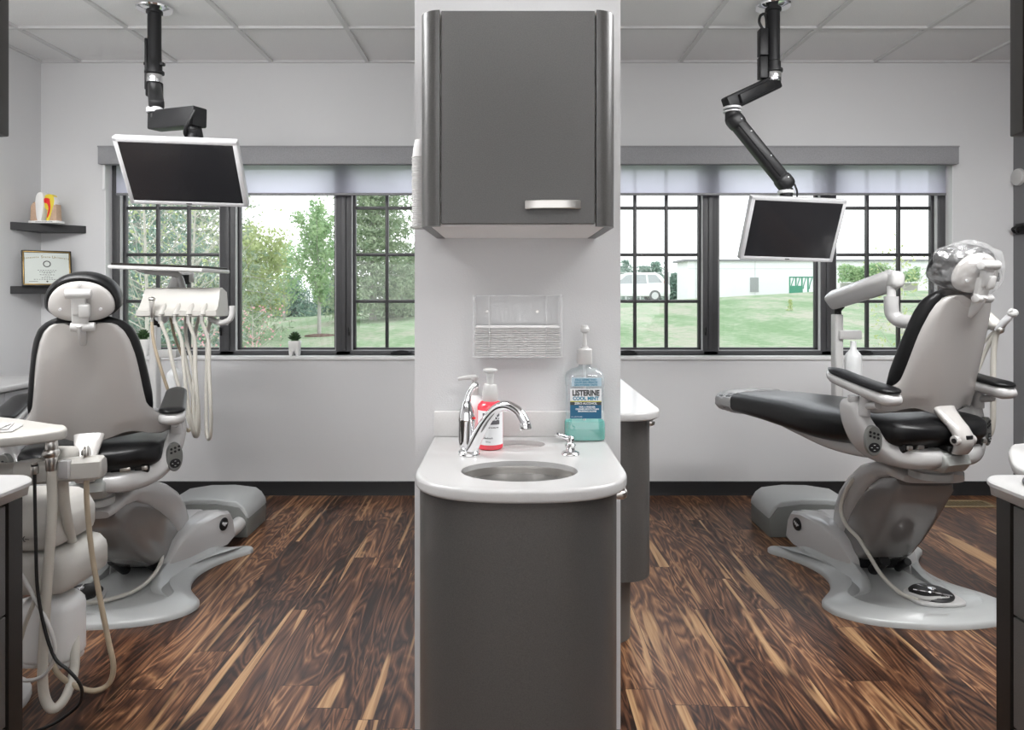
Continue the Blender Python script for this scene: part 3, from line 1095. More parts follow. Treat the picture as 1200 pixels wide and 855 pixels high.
inner = B().span(cx - hw + .024, cx + hw - .024, yf0 + .022, 2.059, WC0, WC1)
ob('carcass', inner, M['carcass'], wc)
for s in (-1, 1):
    ob('side_panel', B().prism(side_poly(s), WC0 - .001, WC1 + .001), M['laminate'], wc, smooth=30)
dx = hw - rr - .0035
door = ob('door', B().span(cx - dx, cx + dx, yf0, yf0 + .019, WC0 + .004, WC1 - .001, r=.0012, seg=1), M['laminate'], wc)
hc, hz = P(647.5, 242, yf0).x, P(647.5, 240.5, yf0).z
hb = B()
hp = [(hc - .063, yf0 - .003), (hc - .063, yf0 - .018)]
hpts = []
n = 18
for i in range(n + 1):
    u = -1 + 2 * i / n
    hpts.append((hc + .0655 * u, yf0 - .016 - .013 * (1 - u * u)))
poly = hpts + [(x, y + .0055) for x, y in reversed(hpts)]
hb.prism(poly, hz - .010, hz + .010, .0015, 1)
for s in (-1, 1):
    hb.span(hc + s * .0585 - .0055, hc + s * .0585 + .0055, yf0 - .016, yf0 + .0005, hz - .009, hz + .009, r=.001, seg=1)
ob('door_handle', hb, M['nickel'], door)

# towel holder ---------------------------------------------------------
th = thing('towel_holder', 'clear acrylic paper towel holder on the grey wall above the sink', 'towel dispenser', (.023, 2.02, 1.105))
xa, xb = -.1015, .1475
za, zb = 1.108, 1.277
y0, y1 = 1.955, 2.059
a = B()
a.span(xa, xb, y1 - .003, y1, za, zb)
a.span(xa, xa + .003, y0, y1 - .003, za, zb).span(xb - .003, xb, y0, y1 - .003, za, zb)
a.span(xa, xb, y0, y1, za - .003, za)
a.span(xa, xa + .045, y0 - .003, y0, za, zb).span(xb - .045, xb, y0 - .003, y0, za, zb)
ob('acrylic_box', a, M['acrylic'], th, smooth=0)
e = B()
for x in (xa, xb):
    e.box((x, y0 - .0015, (za + zb) / 2), (.0022, .004, zb - za))
    e.box((x, y1 - .0015, (za + zb) / 2), (.0022, .004, zb - za))
    e.box((x, (y0 + y1) / 2, zb), (.0024, y1 - y0, .0015))
e.box(((xa + xb) / 2, y0, za - .0015), (xb - xa, .004, .0024)).box(((xa + xb) / 2, y1 - .002, zb), (xb - xa, .003, .0018))
for x in (xa + .045, xb - .045):
    e.box((x, y0 - .0015, (za + zb) / 2), (.0014, .0032, zb - za))
ob('polished_edge', e, sheer('acrylic_edge', (.95, .95, .95), (.80, .80, .80), .35, gloss=.1), th, smooth=0)
for x in (-.066, .082):
    ob('screw', B().cyl((x, y1 - .003, 1.230), (x, y1 - .0065, 1.230), .0042, n=14), M['steel'], th)
rnd = random.Random(5)
z = za + .0003
towels = []
for i in range(13):
    t = .0062 if i < 12 else .0066
    x0 = xa + .0042 + rnd.uniform(0, .003)
    x1 = xb - .0042 - rnd.uniform(0, .003)
    ya, yb_ = y0 + .004 + rnd.uniform(0, .003), y1 - .006 - rnd.uniform(0, .004)
    b = B()
    # two folded leaves joined along the front edge
    prof = [(ya + t * .5 - t * .5 * math.cos(q), z + t * .5 + t * .48 * math.sin(q)) for q in [-PI / 2 + PI * j / 6 for j in range(7)]]
    fold = [(ya + t * .5 - t * .5 * math.sin(PI * j / 6), z + t * .5 - t * .47 * math.cos(PI * j / 6)) for j in range(7)]
    poly = fold + [(yb_, z + t * .97), (yb_, z + t * .53), (ya + t * .7, z + t * .5), (yb_, z + t * .47), (yb_, z + t * .03)]
    sk_ = rnd.uniform(-.0015, .0015)
    b.prism(poly, x0, x1, m=Matrix(((0, 0, 1, 0), (1, 0, 0, 0), (0, 1, 0, 0), (0, 0, 0, 1))))
    o = ob('paper_towel', b, M['paper'], smooth=50)
    tag(o, 'white folded paper towel on top of the stack in the acrylic holder' if i == 12 else 'folded paper towel within the stack in the acrylic holder', 'paper towel', 'folded paper towels in the acrylic holder')
    z += t + .0001

# ribbed paper stack on the left side of the wall cabinet
sx_, sy_ = -.213, 1.93
cpz0, cpz1 = 1.468, 1.66
b = B()
n = 46
for i in range(n):
    zz = cpz0 + (cpz1 - cpz0) * i / n
    b.lathe([(.0, 0), (.0245, .0), (.0262, .0012), (.0262, .0028), (.0242, .0040), (0, .0040)], (sx_ - .030 + rnd.uniform(-.0012, .0012), sy_, zz), 20)
dsp = thing('cup_dispenser', 'narrow ribbed stack of white paper cups on the left side of the wall cabinet', 'cup dispenser', (sx_ - .03, sy_, cpz0))
ob('cup_stack', b, M['paper'], dsp)
ob('top_cup', B().lathe([(.0, 0), (.0245, 0), (.0225, .02), (.0175, .045), (.0165, .046), (0, .047)], (sx_ - .030, sy_, cpz1), 24), M['paper'], dsp)
ob('bracket', B().span(sx_ - .006, sx_ + .001, sy_ - .02, sy_ + .02, cpz0 - .004, cpz1, r=.002).span(sx_ - .056, sx_, sy_ - .026, sy_ + .026, cpz0 - .006, cpz0 - .0005, r=.002), M['plastic_white'], dsp)

# side cabinet behind the partition, on the right
rc = thing('side_cabinet', 'light grey laminate cabinet with round end behind the right of the partition', 'cabinet', (.43, 3.0, 0))


def nose(x0, x1, ye, yn, r):
    pts = [(x0, ye), (x0, yn)]
    pts += [(x1 - r + r * math.sin(PI / 2 * i / 12), yn + r - r * math.cos(PI / 2 * i / 12)) for i in range(13)]
    pts += [(x1, ye)]
    return pts


ob('body', B().prism(nose(PX1 + .001, .513, 3.55, 2.47, .10), .262, .833), M['laminate'], rc, smooth=30)
ob('toe_kick', B().prism(nose(PX1 + .001, .455, 3.50, 2.56, .08), 0, .264), mat('brown_grey_kick', (.11, .10, .092), .5), rc, smooth=30)
hb = B()
hb.tube([(.512, 2.72, .80), (.535, 2.715, .80), (.54, 2.66, .80), (.535, 2.605, .80), (.512, 2.60, .80)], .0065, 8, flat=1.5)
ob('drawer_handle', hb, M['nickel'], rc)
tc_ = thing('side_counter', 'white countertop with rounded corner behind the right of the partition', 'countertop', (.44, 3.0, .834))
me = curve_mesh([nose(PX1 + .001, .545, 3.56, 2.435, .12)], .030, .008)
ob('top', from_me(B(), me, Matrix.Translation((0, 0, CZ - .015))), M['solid_surface'], tc_)


# monitors on ceiling arms --------------------------------------------
def monitor(center, yaw, tilt, roll, label, w=.52, h=.325):
    """screen faces -Y (towards the patient's head), then tilted to look down, turned by yaw, rolled"""
    m = Matrix.Translation(center) @ rotz(yaw) @ Matrix.Rotation(tilt, 4, 'X') @ Matrix.Rotation(roll, 4, 'Y')
    t = thing('monitor', label, 'monitor', center, group='ceiling hung monitors')
    bz = .020
    f = B()
    d = .035
    f.box((0, d / 2, h / 2 - bz / 2), (w, d, bz), .004, m=m).box((0, d / 2, -h / 2 + bz / 2), (w, d, bz), .004, m=m)
    f.box((-w / 2 + bz / 2, d / 2, 0), (bz, d, h - .004), .004, m=m).box((w / 2 - bz / 2, d / 2, 0), (bz, d, h - .004), .004, m=m)
    f.box((0, d / 2 + .006, 0), (w - .01, d - .010, h - .01), .004, m=m)
    ob('bezel', f, M['silver'], t)
    ob('screen', B().box((0, .004, 0), (w - 2 * bz + .002, .005, h - 2 * bz + .002), m=m), M['screen'], t, smooth=0)
    bk = B()
    bk.box((0, d + .012, 0), (w * .72, .03, h * .72), .012, m=m).box((0, d + .032, 0), (.13, .02, .13), .006, m=m)
    ob('rear_housing', bk, M['black'], t)
    ob('badge', B().box((.0, -.0005, -h / 2 + bz / 2), (.024, .0012, .005), .0004, 1, m=m), M['ink'], t)
    return t, m


def ceiling_plate(t, px, py):
    Y = F * (ZC - CAMZ) / (VY - py)
    p = Vector(((px - VX) / F * Y, Y, ZC - .0045))
    pl = B()
    pl.lathe([(0, 0), (.085, 0), (.088, -.004), (.084, -.012), (.05, -.018), (.045, -.020), (0, -.020)], p, 36)
    ob('ceiling_plate', pl, M['chrome'], t)
    return p


# left arm
a1 = thing('monitor_mount', 'black jointed ceiling arm with a short boxy end carrying the left monitor', 'monitor mount', (-1.81, 3.566, ZC - .02), group='ceiling arms for the monitors')
p = ceiling_plate(a1, 181, 8)
zb_ = P(0, 82, p.y).z
pl = B().lathe([(0, 0), (.040, 0), (.040, -.015), (.033, -.02), (.033, -.24), (.0335, -.242), (.0335, zb_ - p.z + .05), (.037, zb_ - p.z + .045), (.037, zb_ - p.z + .01), (.047, zb_ - p.z + .008), (.047, zb_ - p.z - .004), (0, zb_ - p.z - .004)], p + Vector((0, 0, -.015)), 28)
pl.span(p.x - .042, p.x - .03, p.y - .02, p.y + .02, p.z - .42, p.z - .16, r=.003).span(p.x - .05, p.x + .05, p.y - .014, p.y + .014, p.z - .295, p.z - .28, r=.003)
ob('drop_tube', pl, M['black'], a1)
j = Vector((p.x, p.y, zb_ - .02))
ob('chrome_joint', B().cyl(j, j + Vector((0, 0, -.055)), .038, n=28, bev=.003), M['chrome'], a1)
e1 = P(183.5, 128, 3.18)
sv = B()
d_ = (e1 - (j + Vector((0, 0, -.06))))
mid = j + Vector((0, 0, -.075))
q = frame_from(mid, e1 + Vector((0, 0, .015)) - mid, (0, 0, 1))
L_ = (e1 - mid).length
sv.box((L_ / 2, 0, 0), (L_ + .07, .07, .062), .012, m=q)
sv.cyl(mid + Vector((0, 0, -.04)), mid + Vector((0, 0, .03)), .041, n=24, bev=.004)
ob('upper_link', sv, M['black'], a1)
k_ = B().cyl(e1 + Vector((0, 0, .005)), e1 + Vector((0, 0, -.02)), .043, n=28, bev=.004)
ob('joint_disc', k_, M['silver'], a1)
g0, g1 = P(187, 141.5, 3.18), P(228, 137.5, 3.08)
q = frame_from(g0, g1 - g0, (0, 0, 1))
L_ = (g1 - g0).length
sv = B().box((L_ / 2, 0, 0), (L_ + .07, .085, .075), .006, m=q)
sv.cyl(e1 + Vector((0, 0, -.012)), e1 + Vector((0, 0, -.045)), .034, n=24)
ob('lower_link', sv, M['black'], a1)
pv = P(226, 158, 3.07)
nk = B().cyl(g1 + Vector((0, 0, -.02)), pv, .022, n=18).cyl(pv + Vector((0, 0, .03)), pv + Vector((0, .03, -.03)), .036, n=20, bev=.004)
nk.tube([g1 + Vector((.02, -.045, .02)), g1 + Vector((.0, -.055, -.03)), pv + Vector((-.02, -.03, 0)), pv + Vector((-.01, .03, -.03))], .008, 8)
mc = P(213.5, 203.5, 3.0)
ML = Matrix.Translation(mc) @ rotz(math.radians(3)) @ Matrix.Rotation(math.radians(37), 4, 'X')
nk.cyl(pv, ML @ Vector((.03, .055, .03)), .026, n=16).cyl(ML @ Vector((.0, .0745, .0)), ML @ Vector((0, .035, 0)), .05, n=24)
ob('tilt_head', nk, M['black'], a1)
tv, tm_ = monitor(mc, math.radians(3), math.radians(36), math.radians(1.7), 'silver framed monitor hanging over the left dental chair', .505, .312)

# right arm
a2 = thing('monitor_mount', 'black ceiling arm with two long zigzag links carrying the right monitor', 'monitor mount', (1.326, 3.53, ZC - .02), group='ceiling arms for the monitors')
p = ceiling_plate(a2, 906, 5)
zb_ = P(0, 80, p.y).z
pl = B().lathe([(0, 0), (.040, 0), (.040, -.015), (.033, -.02), (.033, zb_ - p.z + .05), (.037, zb_ - p.z + .045), (.037, zb_ - p.z + .01), (.047, zb_ - p.z + .008), (.047, zb_ - p.z - .004), (0, zb_ - p.z - .004)], p + Vector((0, 0, -.015)), 28)
pl.span(p.x - .075, p.x - .034, p.y - .03, p.y + .02, p.z - .26, p.z - .125, r=.004).span(p.x - .075, p.x - .036, p.y - .03, p.y + .02, p.z - .375, p.z - .265, r=.004)
pl.tube([p + Vector((-.05, 0, -.125)), p + Vector((-.07, 0, -.085)), p + Vector((-.06, 0, -.05)), p + Vector((-.035, 0, -.07)), p + Vector((-.034, 0, -.3)), p + Vector((-.036, 0, -.42))], .007, 8)
ob('drop_tube', pl, M['black'], a2)
j = Vector((p.x, p.y, zb_ - .02))
ob('chrome_joint', B().cyl(j, j + Vector((0, 0, -.05)), .040, n=28, bev=.003), M['chrome'], a2)
mid = j + Vector((.0, 0, -.055))
e1 = P(858, 120, 3.42)
q = frame_from(mid, e1 - mid, (0, 0, 1))
L_ = (e1 - mid).length
sv = B().box((L_ / 2, 0, .006), (L_ + .075, .075, .052), .010, m=q)
sv.box((L_ / 2, 0, -.026), (L_ * .8, .05, .02), .006, m=q)
ob('upper_link', sv, M['black'], a2)
jd = B().cyl(e1 + Vector((0, 0, -.022)), e1 + Vector((0, 0, -.034)), .044, n=28, bev=.003).cyl(e1 + Vector((0, 0, -.042)), e1 + Vector((0, 0, -.05)), .044, n=28, bev=.002)
ob('joint_disc', jd, M['silver'], a2)
g0, g1 = P(862, 142, 3.42), P(919, 213, 3.42)
q = frame_from(g0, g1 - g0, (0, 1, 0))
L_ = (g1 - g0).length
sv = B().cyl(e1 + Vector((0, 0, -.03)), e1 + Vector((0, 0, -.09)), .034, n=24)
sv.box((L_ / 2, 0, 0), (L_ + .06, .075, .068), .022, 4, m=q)
sv.box((L_ / 2 - .01, -.038, 0), (L_ * .86, .012, .03), .004, m=q)
sv.box((L_, 0, .0), (.085, .09, .078), .03, 4, m=q).box((0.0, 0, .0), (.085, .09, .078), .03, 4, m=q)
so_ = ob('lower_link', sv, M['black'], a2)
sb = B()
for u in (.02, .22, .62, .97):
    c_ = q @ Vector((L_ * u, -.046, .012))
    sb.ball(c_, .004, n=8)
ob('screw', sb, M['silver'], so_)
mc = P(930, 269.5, 3.42)
ML = Matrix.Translation(mc) @ rotz(math.radians(9)) @ Matrix.Rotation(math.radians(21), 4, 'X')
pv = P(921, 226, 3.42)
nk = B().cyl(g1 + Vector((.012, 0, -.03)), pv + Vector((0, 0, -.03)), .030, n=20, bev=.003)
nk.cyl(pv + Vector((0, 0, -.02)), pv + Vector((.02, .06, -.09)), .026, n=16).cyl(pv + Vector((.02, .06, -.09)), ML @ Vector((0, .05, .02)), .03, n=16).cyl(ML @ Vector((.0, .0745, .0)), ML @ Vector((0, .035, 0)), .05, n=24)
nk.tube([g1 + Vector((.05, 0, -.01)), pv + Vector((.055, .0, 0)), pv + Vector((.06, .03, -.06))], .005, 8)
ob('tilt_head', nk, M['black'], a2)
ob('pivot_ring', B().cyl(g1 + Vector((.010, 0, -.042)), g1 + Vector((.010, 0, -.058)), .040, n=28, bev=.003), M['silver'], a2)
monitor(mc, math.radians(8), math.radians(21), math.radians(1.4), 'silver framed monitor hanging in front of the right window', .495, .318)
# ================================================================== dental chairs
M['box_grey'] = mat('dark_grey_box_plastic', (0.17, 0.175, 0.165), 0.4)


def base_outline():
    half = [(0, -.03), (.14, -.018), (.26, .015), (.345, .075), (.375, .135), (.372, .185), (.335, .235), (.285, .30), (.245, .40), (.24, .50),
            (.27, .60), (.325, .69), (.372, .745), (.372, .785), (.33, .80), (.27, .765), (.215, .75), (.15, .80), (0, .82)]
    right = half
    left = [(-x, y) for x, y in reversed(half[1:-1])]
    return [(p.x, p.y) for p in closed_spline([(x, y, 0) for x, y in right + left], 4)]


def inset(poly, d):
    """shift every outline point inwards by d"""
    n = len(poly)
    out = []
    for i in range(n):
        a, b, c = Vector(poly[i - 1]), Vector(poly[i]), Vector(poly[(i + 1) % n])
        t = (c - a).normalized()
        nrm = Vector((-t.y, t.x))
        out.append((b.x + nrm.x * d, b.y + nrm.y * d))
    return out


def dental_chair(label, base_xy, swivel_xy, theta, dz, lift_deg, film):
    """base axis along +Y of the room; the upper chair is turned by theta about the swivel; dz lowers the upper chair"""
    t = thing('dental_chair', label, 'dental chair', (base_xy[0], base_xy[1], 0), 0)
    bx = Matrix.Translation((base_xy[0], base_xy[1], 0))
    U = Matrix.Translation((swivel_xy[0], swivel_xy[1], dz)) @ rotz(theta)

    def tr(b, m):
        b.bm.transform(m)
        return b

    # ---------------- base plate
    o0 = base_outline()
    b = B()
    rings = [[(x, y, 0.0) for x, y in o0], [(x, y, .016) for x, y in o0], [(x, y, .024) for x, y in inset(o0, .008)]]
    rings += [[(x, y, .034) for x, y in inset(o0, .035)], [(x * .80, .10 + (y - .10) * .84 + .02, .046) for x, y in o0], [(x * .70, .10 + (y - .10) * .78 + .03, .050) for x, y in o0], [(x * .69, .10 + (y - .10) * .77 + .03, .046) for x, y in o0]]
    b.loft(rings)
    # turned-up flank ridges that run from the wings to the tails
    fy = [.14, .20, .25, .30, .40, .50, .60, .69, .745, .78]
    fxo = [.37, .352, .32, .285, .245, .240, .268, .322, .360, .362]
    fxi = [.30, .20, .165, .150, .145, .150, .165, .18, .19, .19]
    fh = [.046, .052, .056, .068, .095, .120, .125, .095, .050, .026]
    for s in (-1, 1):
        rings = []
        for i in range(28):
            y = .14 + .64 * i / 27
            xo, xi, h_ = (float(sinterp(fy, v_, y)) for v_ in (fxo, fxi, fh))
            ring = []
            for k in range(9):
                q = k / 8
                ring.append((s * (xo - .006 + (xi - xo) * q), y, .020 + (h_ - .020) * (q * q * .75 + q * .25)))
            ring += [(s * (xi - .03), y, h_ * .9), (s * (xi - .03), y, .012), (s * (xo - .006), y, .012)]
            rings.append(ring)
        b.loft(rings)
    ob('base_plate', tr(b, bx), M['casting'], t, smooth=50)

    # ---------------- shroud: two cheeks joined by a bridge in front
    b = B()
    for s in (-1, 1):
        prof = [(.385, .045), (.40, .10), (.47, .165), (.60, .205), (.74, .212), (.82, .195), (.845, .15), (.86, .06), (.80, .035), (.60, .035)]
        rings = []
        for xq, k in ((.0, .94), (.10, 1.0), (.55, 1.0), (.88, .975), (1.0, .91)):
            rings.append([(s * (.105 + xq * (.045 + .105 * (y - .385) / .45)), .62 + (y - .62) * k, .035 + (z - .035) * k) for y, z in prof])
        b.loft(rings)
    b.box((0, .72, .125), (.27, .20, .16), .03, 3)
    sh = ob('base_cover', tr(b, bx), M['plastic'], t, smooth=42)
    for s in (-1, 1):
        en = Vector((s * .974, -.222, .03)).normalized()
        ec = Vector((s * .2385, .752, .145)) + en * .002
        d = B().cyl(ec - en * .008, ec + en * .004, .031, n=32, bev=.002)
        em = ob('round_emblem', tr(d, bx), M['black'], sh)
        d = B()
        fm = frame_from(ec + en * .0045, Vector((0, 0, 1)).cross(en), (0, 0, 1))
        d.tube([fm @ Vector(v) for v in ((-.018, .004, 0), (-.012, .012, 0), (-.008, -.004, 0), (-.002, .008, 0), (.002, -.010, 0), (.008, .004, 0), (.012, -.004, 0), (.019, .002, 0))], .0022, 6)
        ob('script_mark', tr(d, bx), M['silver'], em)

    # ---------------- lift: dark shell under a pale cover
    pv = Vector((0, .53, .19))
    LM = bx @ Matrix.Translation(pv) @ Matrix.Rotation(math.radians(lift_deg), 4, 'X') @ Matrix.Translation(-pv)
    def LXF(y):
        return (swivel_xy[0] - base_xy[0]) * .35

    def sect(p, hw, e=5):
        """ring across the arm: p = (y_low, z_low, y_high, z_high, x)"""
        (y0, z0, y1, z1) = p
        out = []
        for q in superell(hw, .5, 40, e):
            k = q[1] + .5
            out.append((q[0] + LXF(y0), y0 + (y1 - y0) * k, z0 + (z1 - z0) * k))
        return out
    b = B()
    st = [((.50, .07, .59, .17), .092), ((.40, .10, .55, .24), .098), ((.30, .155, .50, .31), .104), ((.22, .245, .42, .39), .110), ((.14, .355, .32, .475), .116),
          ((.08, .450, .22, .53), .119), ((.052, .500, .13, .556), .117), ((.052, .528, .09, .560), .106)]
    b.loft([sect(p, hw) for p, hw in st])
    ob('lift_shell', tr(b, LM), M['dark_shell'], t, smooth=45)
    b = B()
    st = [((.56, .12, .66, .21), .100), ((.50, .20, .62, .30), .112), ((.44, .285, .56, .38), .120), ((.36, .370, .465, .465), .127), ((.27, .455, .34, .548), .133),
          ((.175, .520, .21, .592), .137), ((.09, .550, .09, .603), .138), ((.030, .552, .03, .598), .134), ((.006, .550, .004, .584), .118)]
    b.loft([sect(p, hw, 4) for p, hw in st])
    ob('lift_cover', tr(b, LM), M['plastic'], t, smooth=45)
    # mechanism in the shadow under the arm
    b = B()
    b.cyl((-.12, .52, .10), (.12, .52, .10), .03).box((0, .50, .075), (.20, .10, .06), .01).cyl((-.05, .40, .06), (-.05, .30, .14), .022).cyl((.07, .42, .06), (.07, .34, .12), .016)
    ob('lift_linkage', tr(b, bx), M['black'], t)
    # ---------------- foot control on the plate
    fx = .06 if film else -.10
    b = B().prism([(p.x, p.y) for p in closed_spline([(fx - .105, .14, 0), (fx - .085, .075, 0), (fx, .06, 0), (fx + .09, .075, 0), (fx + .10, .15, 0), (fx + .07, .215, 0), (fx, .235, 0), (fx - .08, .21, 0)], 5)], .046, .058, .004)
    b.tube([(fx - .09, .16, .058), (fx - .06, .10, .066), (fx, .09, .07)], .009, 8).tube([(fx + .085, .15, .058), (fx + .04, .10, .066), (fx, .09, .07)], .007, 8)
    fc = ob('foot_control', tr(b, bx), M['plastic_white'], t)
    ob('pedal_disc', tr(B().lathe([(0, 0), (.080, 0), (.082, .006), (.074, .014), (.03, .02), (0, .021)], (fx, .155, .058), 36), bx), M['rubber'], fc)
    cr = B().tube([(fx - .066, .165, .074), (fx - .02, .12, .081), (fx + .05, .10, .076)], .0045, 8).tube([(fx - .02, .215, .074), (fx + .0, .15, .081), (fx + .02, .09, .076)], .0045, 8).cyl((fx, .152, .075), (fx, .152, .086), .016, n=18, bev=.002)
    ob('pedal_trim', tr(cr, bx), M['chrome'], fc)
    sgn = -1
    b = B().tube([(fx - .08, .10, .056), (-.06, .16, .060), (-.095, .24, .10), (-.12, .31, .17), (-.135, .36, .215), (-.155, .43, .25), (-.158, .47, .31), (-.155, .43, .40), (-.148, .37, .47)] if film else
                 [(fx - .02, .075, .058), (fx + .10, .085, .056), (fx + .20, .17, .06), (fx + .23, .28, .08), (fx + .22, .38, .12), (fx + .16, .46, .16)], .0085, 10)
    ob('foot_control_hose', tr(b, bx), M['hose'], t)

    # ---------------- upper chair, local axes: +y to the feet, z as for the raised chair
    # swivel column
    b = B().lathe([(0, .585), (.075, .585), (.075, .61), (.065, .615), (.065, .645), (0, .645)], (0, 0.0, 0), 32)
    ob('swivel_plate', tr(b, U), M['casting'], t)

    # U-shaped arms either side of the grey saddle
    def usect(c, tng, wy, hz, e=3, n=28):
        """ring around c, in the plane across tng (tng lies in the xz plane); wy = half depth along y"""
        tng = Vector(tng).normalized()
        nrm = Vector((-tng.z, 0, tng.x))
        return [Vector(c) + Vector((0, q[0], 0)) + nrm * q[1] for q in superell(wy, hz, n, e)]
    for s in (-1, 1):
        path = [((s * .050, .0, .676), (.105, .040)), ((s * .105, .004, .674), (.102, .044)), ((s * .165, .016, .680), (.092, .045)), ((s * .215, .034, .699), (.080, .044)), ((s * .252, .052, .738), (.070, .041)),
                ((s * .274, .068, .785), (.062, .036)), ((s * .285, .080, .828), (.056, .031)), ((s * .290, .086, .858), (.048, .026)), ((s * .291, .088, .876), (.034, .020)), ((s * .291, .089, .885), (.012, .009))]
        rings = []
        for i, (c_, (wy, hz)) in enumerate(path):
            a_ = Vector(path[max(0, i - 1)][0])
            d_ = Vector(path[min(len(path) - 1, i + 1)][0]) - a_
            d_.y = 0
            rings.append(usect(c_, d_, wy, hz))
        # densify
        dense = []
        for i in range(len(rings) - 1):
            for k in range(4):
                u = k / 4
                a0, a1, a2, a3 = rings[max(0, i - 1)], rings[i], rings[i + 1], rings[min(len(rings) - 1, i + 2)]
                dense.append([0.5 * ((2 * p1) + (p2 - p0) * u + (2 * p0 - 5 * p1 + 4 * p2 - p3) * u * u + (3 * p1 - p0 - 3 * p2 + p3) * u ** 3) for p0, p1, p2, p3 in zip(a0, a1, a2, a3)])
        dense.append(rings[-1])
        ua = ob('seat_arm', tr(B().loft(dense), U), M['plastic'], t, smooth=60)
        # oval keypad on the rear-outer face of the arm
        kc = Vector((s * .281, -.006, .742))
        km = frame_from(kc, (.93 * 1, -s * -.36, 0) if s > 0 else (.93, -.36, 0), (-s * .30, -.1, 1))
        n_ = km.to_3x3() @ Vector((0, 0, 1))
        kb = B()
        kb.loft([[km @ Vector((x * f, y * f, z)) for x, y in superell(.030, .056, 36, 2.1)] for f, z in ((1.0, -.012), (1.0, .005), (.93, .0085))])
        kp = ob('keypad', tr(kb, U), M['box_grey'], ua)
        bb_ = B()
        for r_ in range(2):
            for cix in range(3):
                bb_.cyl(km @ Vector((-.014 + .014 * cix, .032 - .014 * r_ + .004 * cix * s, .008)), km @ Vector((-.014 + .014 * cix, .032 - .014 * r_ + .004 * cix * s, .0105)), .0047, n=12)
        bb_.loft([[km @ Vector((x, y - .024, z)) for x, y in superell(.020, .018, 24, 2)] for z in (.008, .0105)])
        kk = ob('keypad_buttons', tr(bb_, U), M['black'], kp)
        cr = B()
        for a in (0, PI / 2, PI, 1.5 * PI):
            cr.box(km @ Vector((.010 * math.cos(a), -.024 + .009 * math.sin(a), .011)), (.006, .006, .002), .001, 1)
        ob('arrow_key', tr(cr, U), M['silver'], kp)

    # saddle between the arms
    b = B()
    prof = [(-.115, .690), (-.125, .660), (-.10, .628), (0, .622), (.10, .628), (.125, .66), (.115, .70), (.05, .722), (-.03, .722)]
    b.prism(prof, -.062, .062, .012, 3, m=Matrix(((0, 0, 1, 0), (1, 0, 0, 0), (0, 1, 0, 0), (0, 0, 0, 1))))
    sd = ob('saddle', tr(b, U), M['greygreen'], t, smooth=45)
    ob('saddle_socket', tr(B().box((0, -.080, .714), (.065, .06, .022), .008, 3), U), M['rubber'], sd)
    # under-seat tray with small fittings
    b = B()
    b.box((0, .12, .712), (.40, .36, .03), .01)
    for x, w in ((-.17, .05), (-.10, .03), (.10, .06), (.165, .03)):
        b.box((x, -.055, .722), (w, .02, .022), .003)
    ob('seat_frame', tr(b, U), M['black'], t)
    for x, w in ((-.18, .02), (-.13, .03), (.12, .035), (.185, .02)):
        ob('seat_fitting', tr(B().box((x, -.07, .722), (w, .014, .016), .003), U), M['steel'], t)

    # seat cushion running into the leg rest
    ys = [-.095, -.06, .02, .12, .25, .40, .58, .78, .98, 1.10, 1.18, 1.215]
    hw_ = [.165, .215, .243, .252, .248, .235, .215, .196, .180, .165, .14, .10]
    zt = [.795, .812, .822, .824, .815, .806, .802, .790, .775, .762, .748, .732]
    th_ = [.055, .100, .122, .138, .15, .152, .146, .128, .112, .102, .086, .050]
    rings = []
    for i in range(57):
        y = -.095 + (1.215 + .095) * i / 56
        a_, z_, h_ = sinterp(ys, hw_, y), sinterp(ys, zt, y), sinterp(ys, th_, y)
        ring = []
        for q in superell(a_, h_ / 2, 44, 3.0):
            # dished top: the sides stand a little higher than the middle
            dish = .012 * ((q[0] / a_) ** 2) if q[1] > 0 else -.01 * ((q[0] / a_) ** 2) * 0
            ring.append((q[0], y, z_ - h_ / 2 + q[1] + dish))
        rings.append(ring)
    rings.insert(0, [(p[0] * .6, p[1] - .012, .767 + (p[2] - .767) * .6) for p in rings[0]])
    rings.append([(p[0] * .5, p[1] + .006, .718 + (p[2] - .718) * .5) for p in rings[-1]])
    seat = ob('seat_cushion', tr(B().loft(rings), U), M['leather'], t, smooth=60)
    if True:
        rr_ = random.Random(4)
        rings = []
        for i in range(12):
            y = 1.00 + (1.222 - 1.00) * i / 11
            yy = min(y, 1.213)
            a_, z_, h_ = sinterp(ys, hw_, yy), sinterp(ys, zt, yy), sinterp(ys, th_, yy)
            rings.append([(q[0] * 1.0 + rr_.uniform(-.002, .002), y, z_ - h_ / 2 + q[1] + rr_.uniform(-.003, .003) + .004 * ((q[0] / a_) ** 2)) for q in superell(a_ + .005, h_ / 2 + .008, 44, 2.8)])
        rings.append([(p[0] * .6, p[1] + .01, .718 + (p[2] - .718) * .6) for p in rings[-1]])
        ob('toe_film', tr(B().loft(rings), U), M['toe_film'], seat, smooth=20)
    # pale shell under the leg rest
    ysl = [.02, .15, .32, .52, .74, .86]
    hl = [.18, .19, .185, .165, .13, .09]
    zb0 = [.650, .630, .622, .640, .668, .690]
    tt = [.06, .07, .075, .06, .035, .015]
    rings = []
    for i in range(25):
        y = .02 + .84 * i / 24
        a_, z_, h_ = sinterp(ysl, hl, y), sinterp(ysl, zb0, y), sinterp(ysl, tt, y)
        rings.append([(q[0], y, z_ + h_ / 2 + q[1]) for q in superell(a_, h_ / 2, 36, 4)])
    ob('leg_rest_frame', tr(B().loft(rings), U), M['plastic'], t, smooth=45)
    ob('leg_rest_catch', tr(B().box((-.08, .80, .690), (.05, .07, .035), .01), U), M['greygreen'], t)

    # ---------------- backrest
    zs = [.828, .840, .865, .884, .902, .925, .965, 1.03, 1.10, 1.16, 1.21, 1.245, 1.268, 1.281, 1.285]
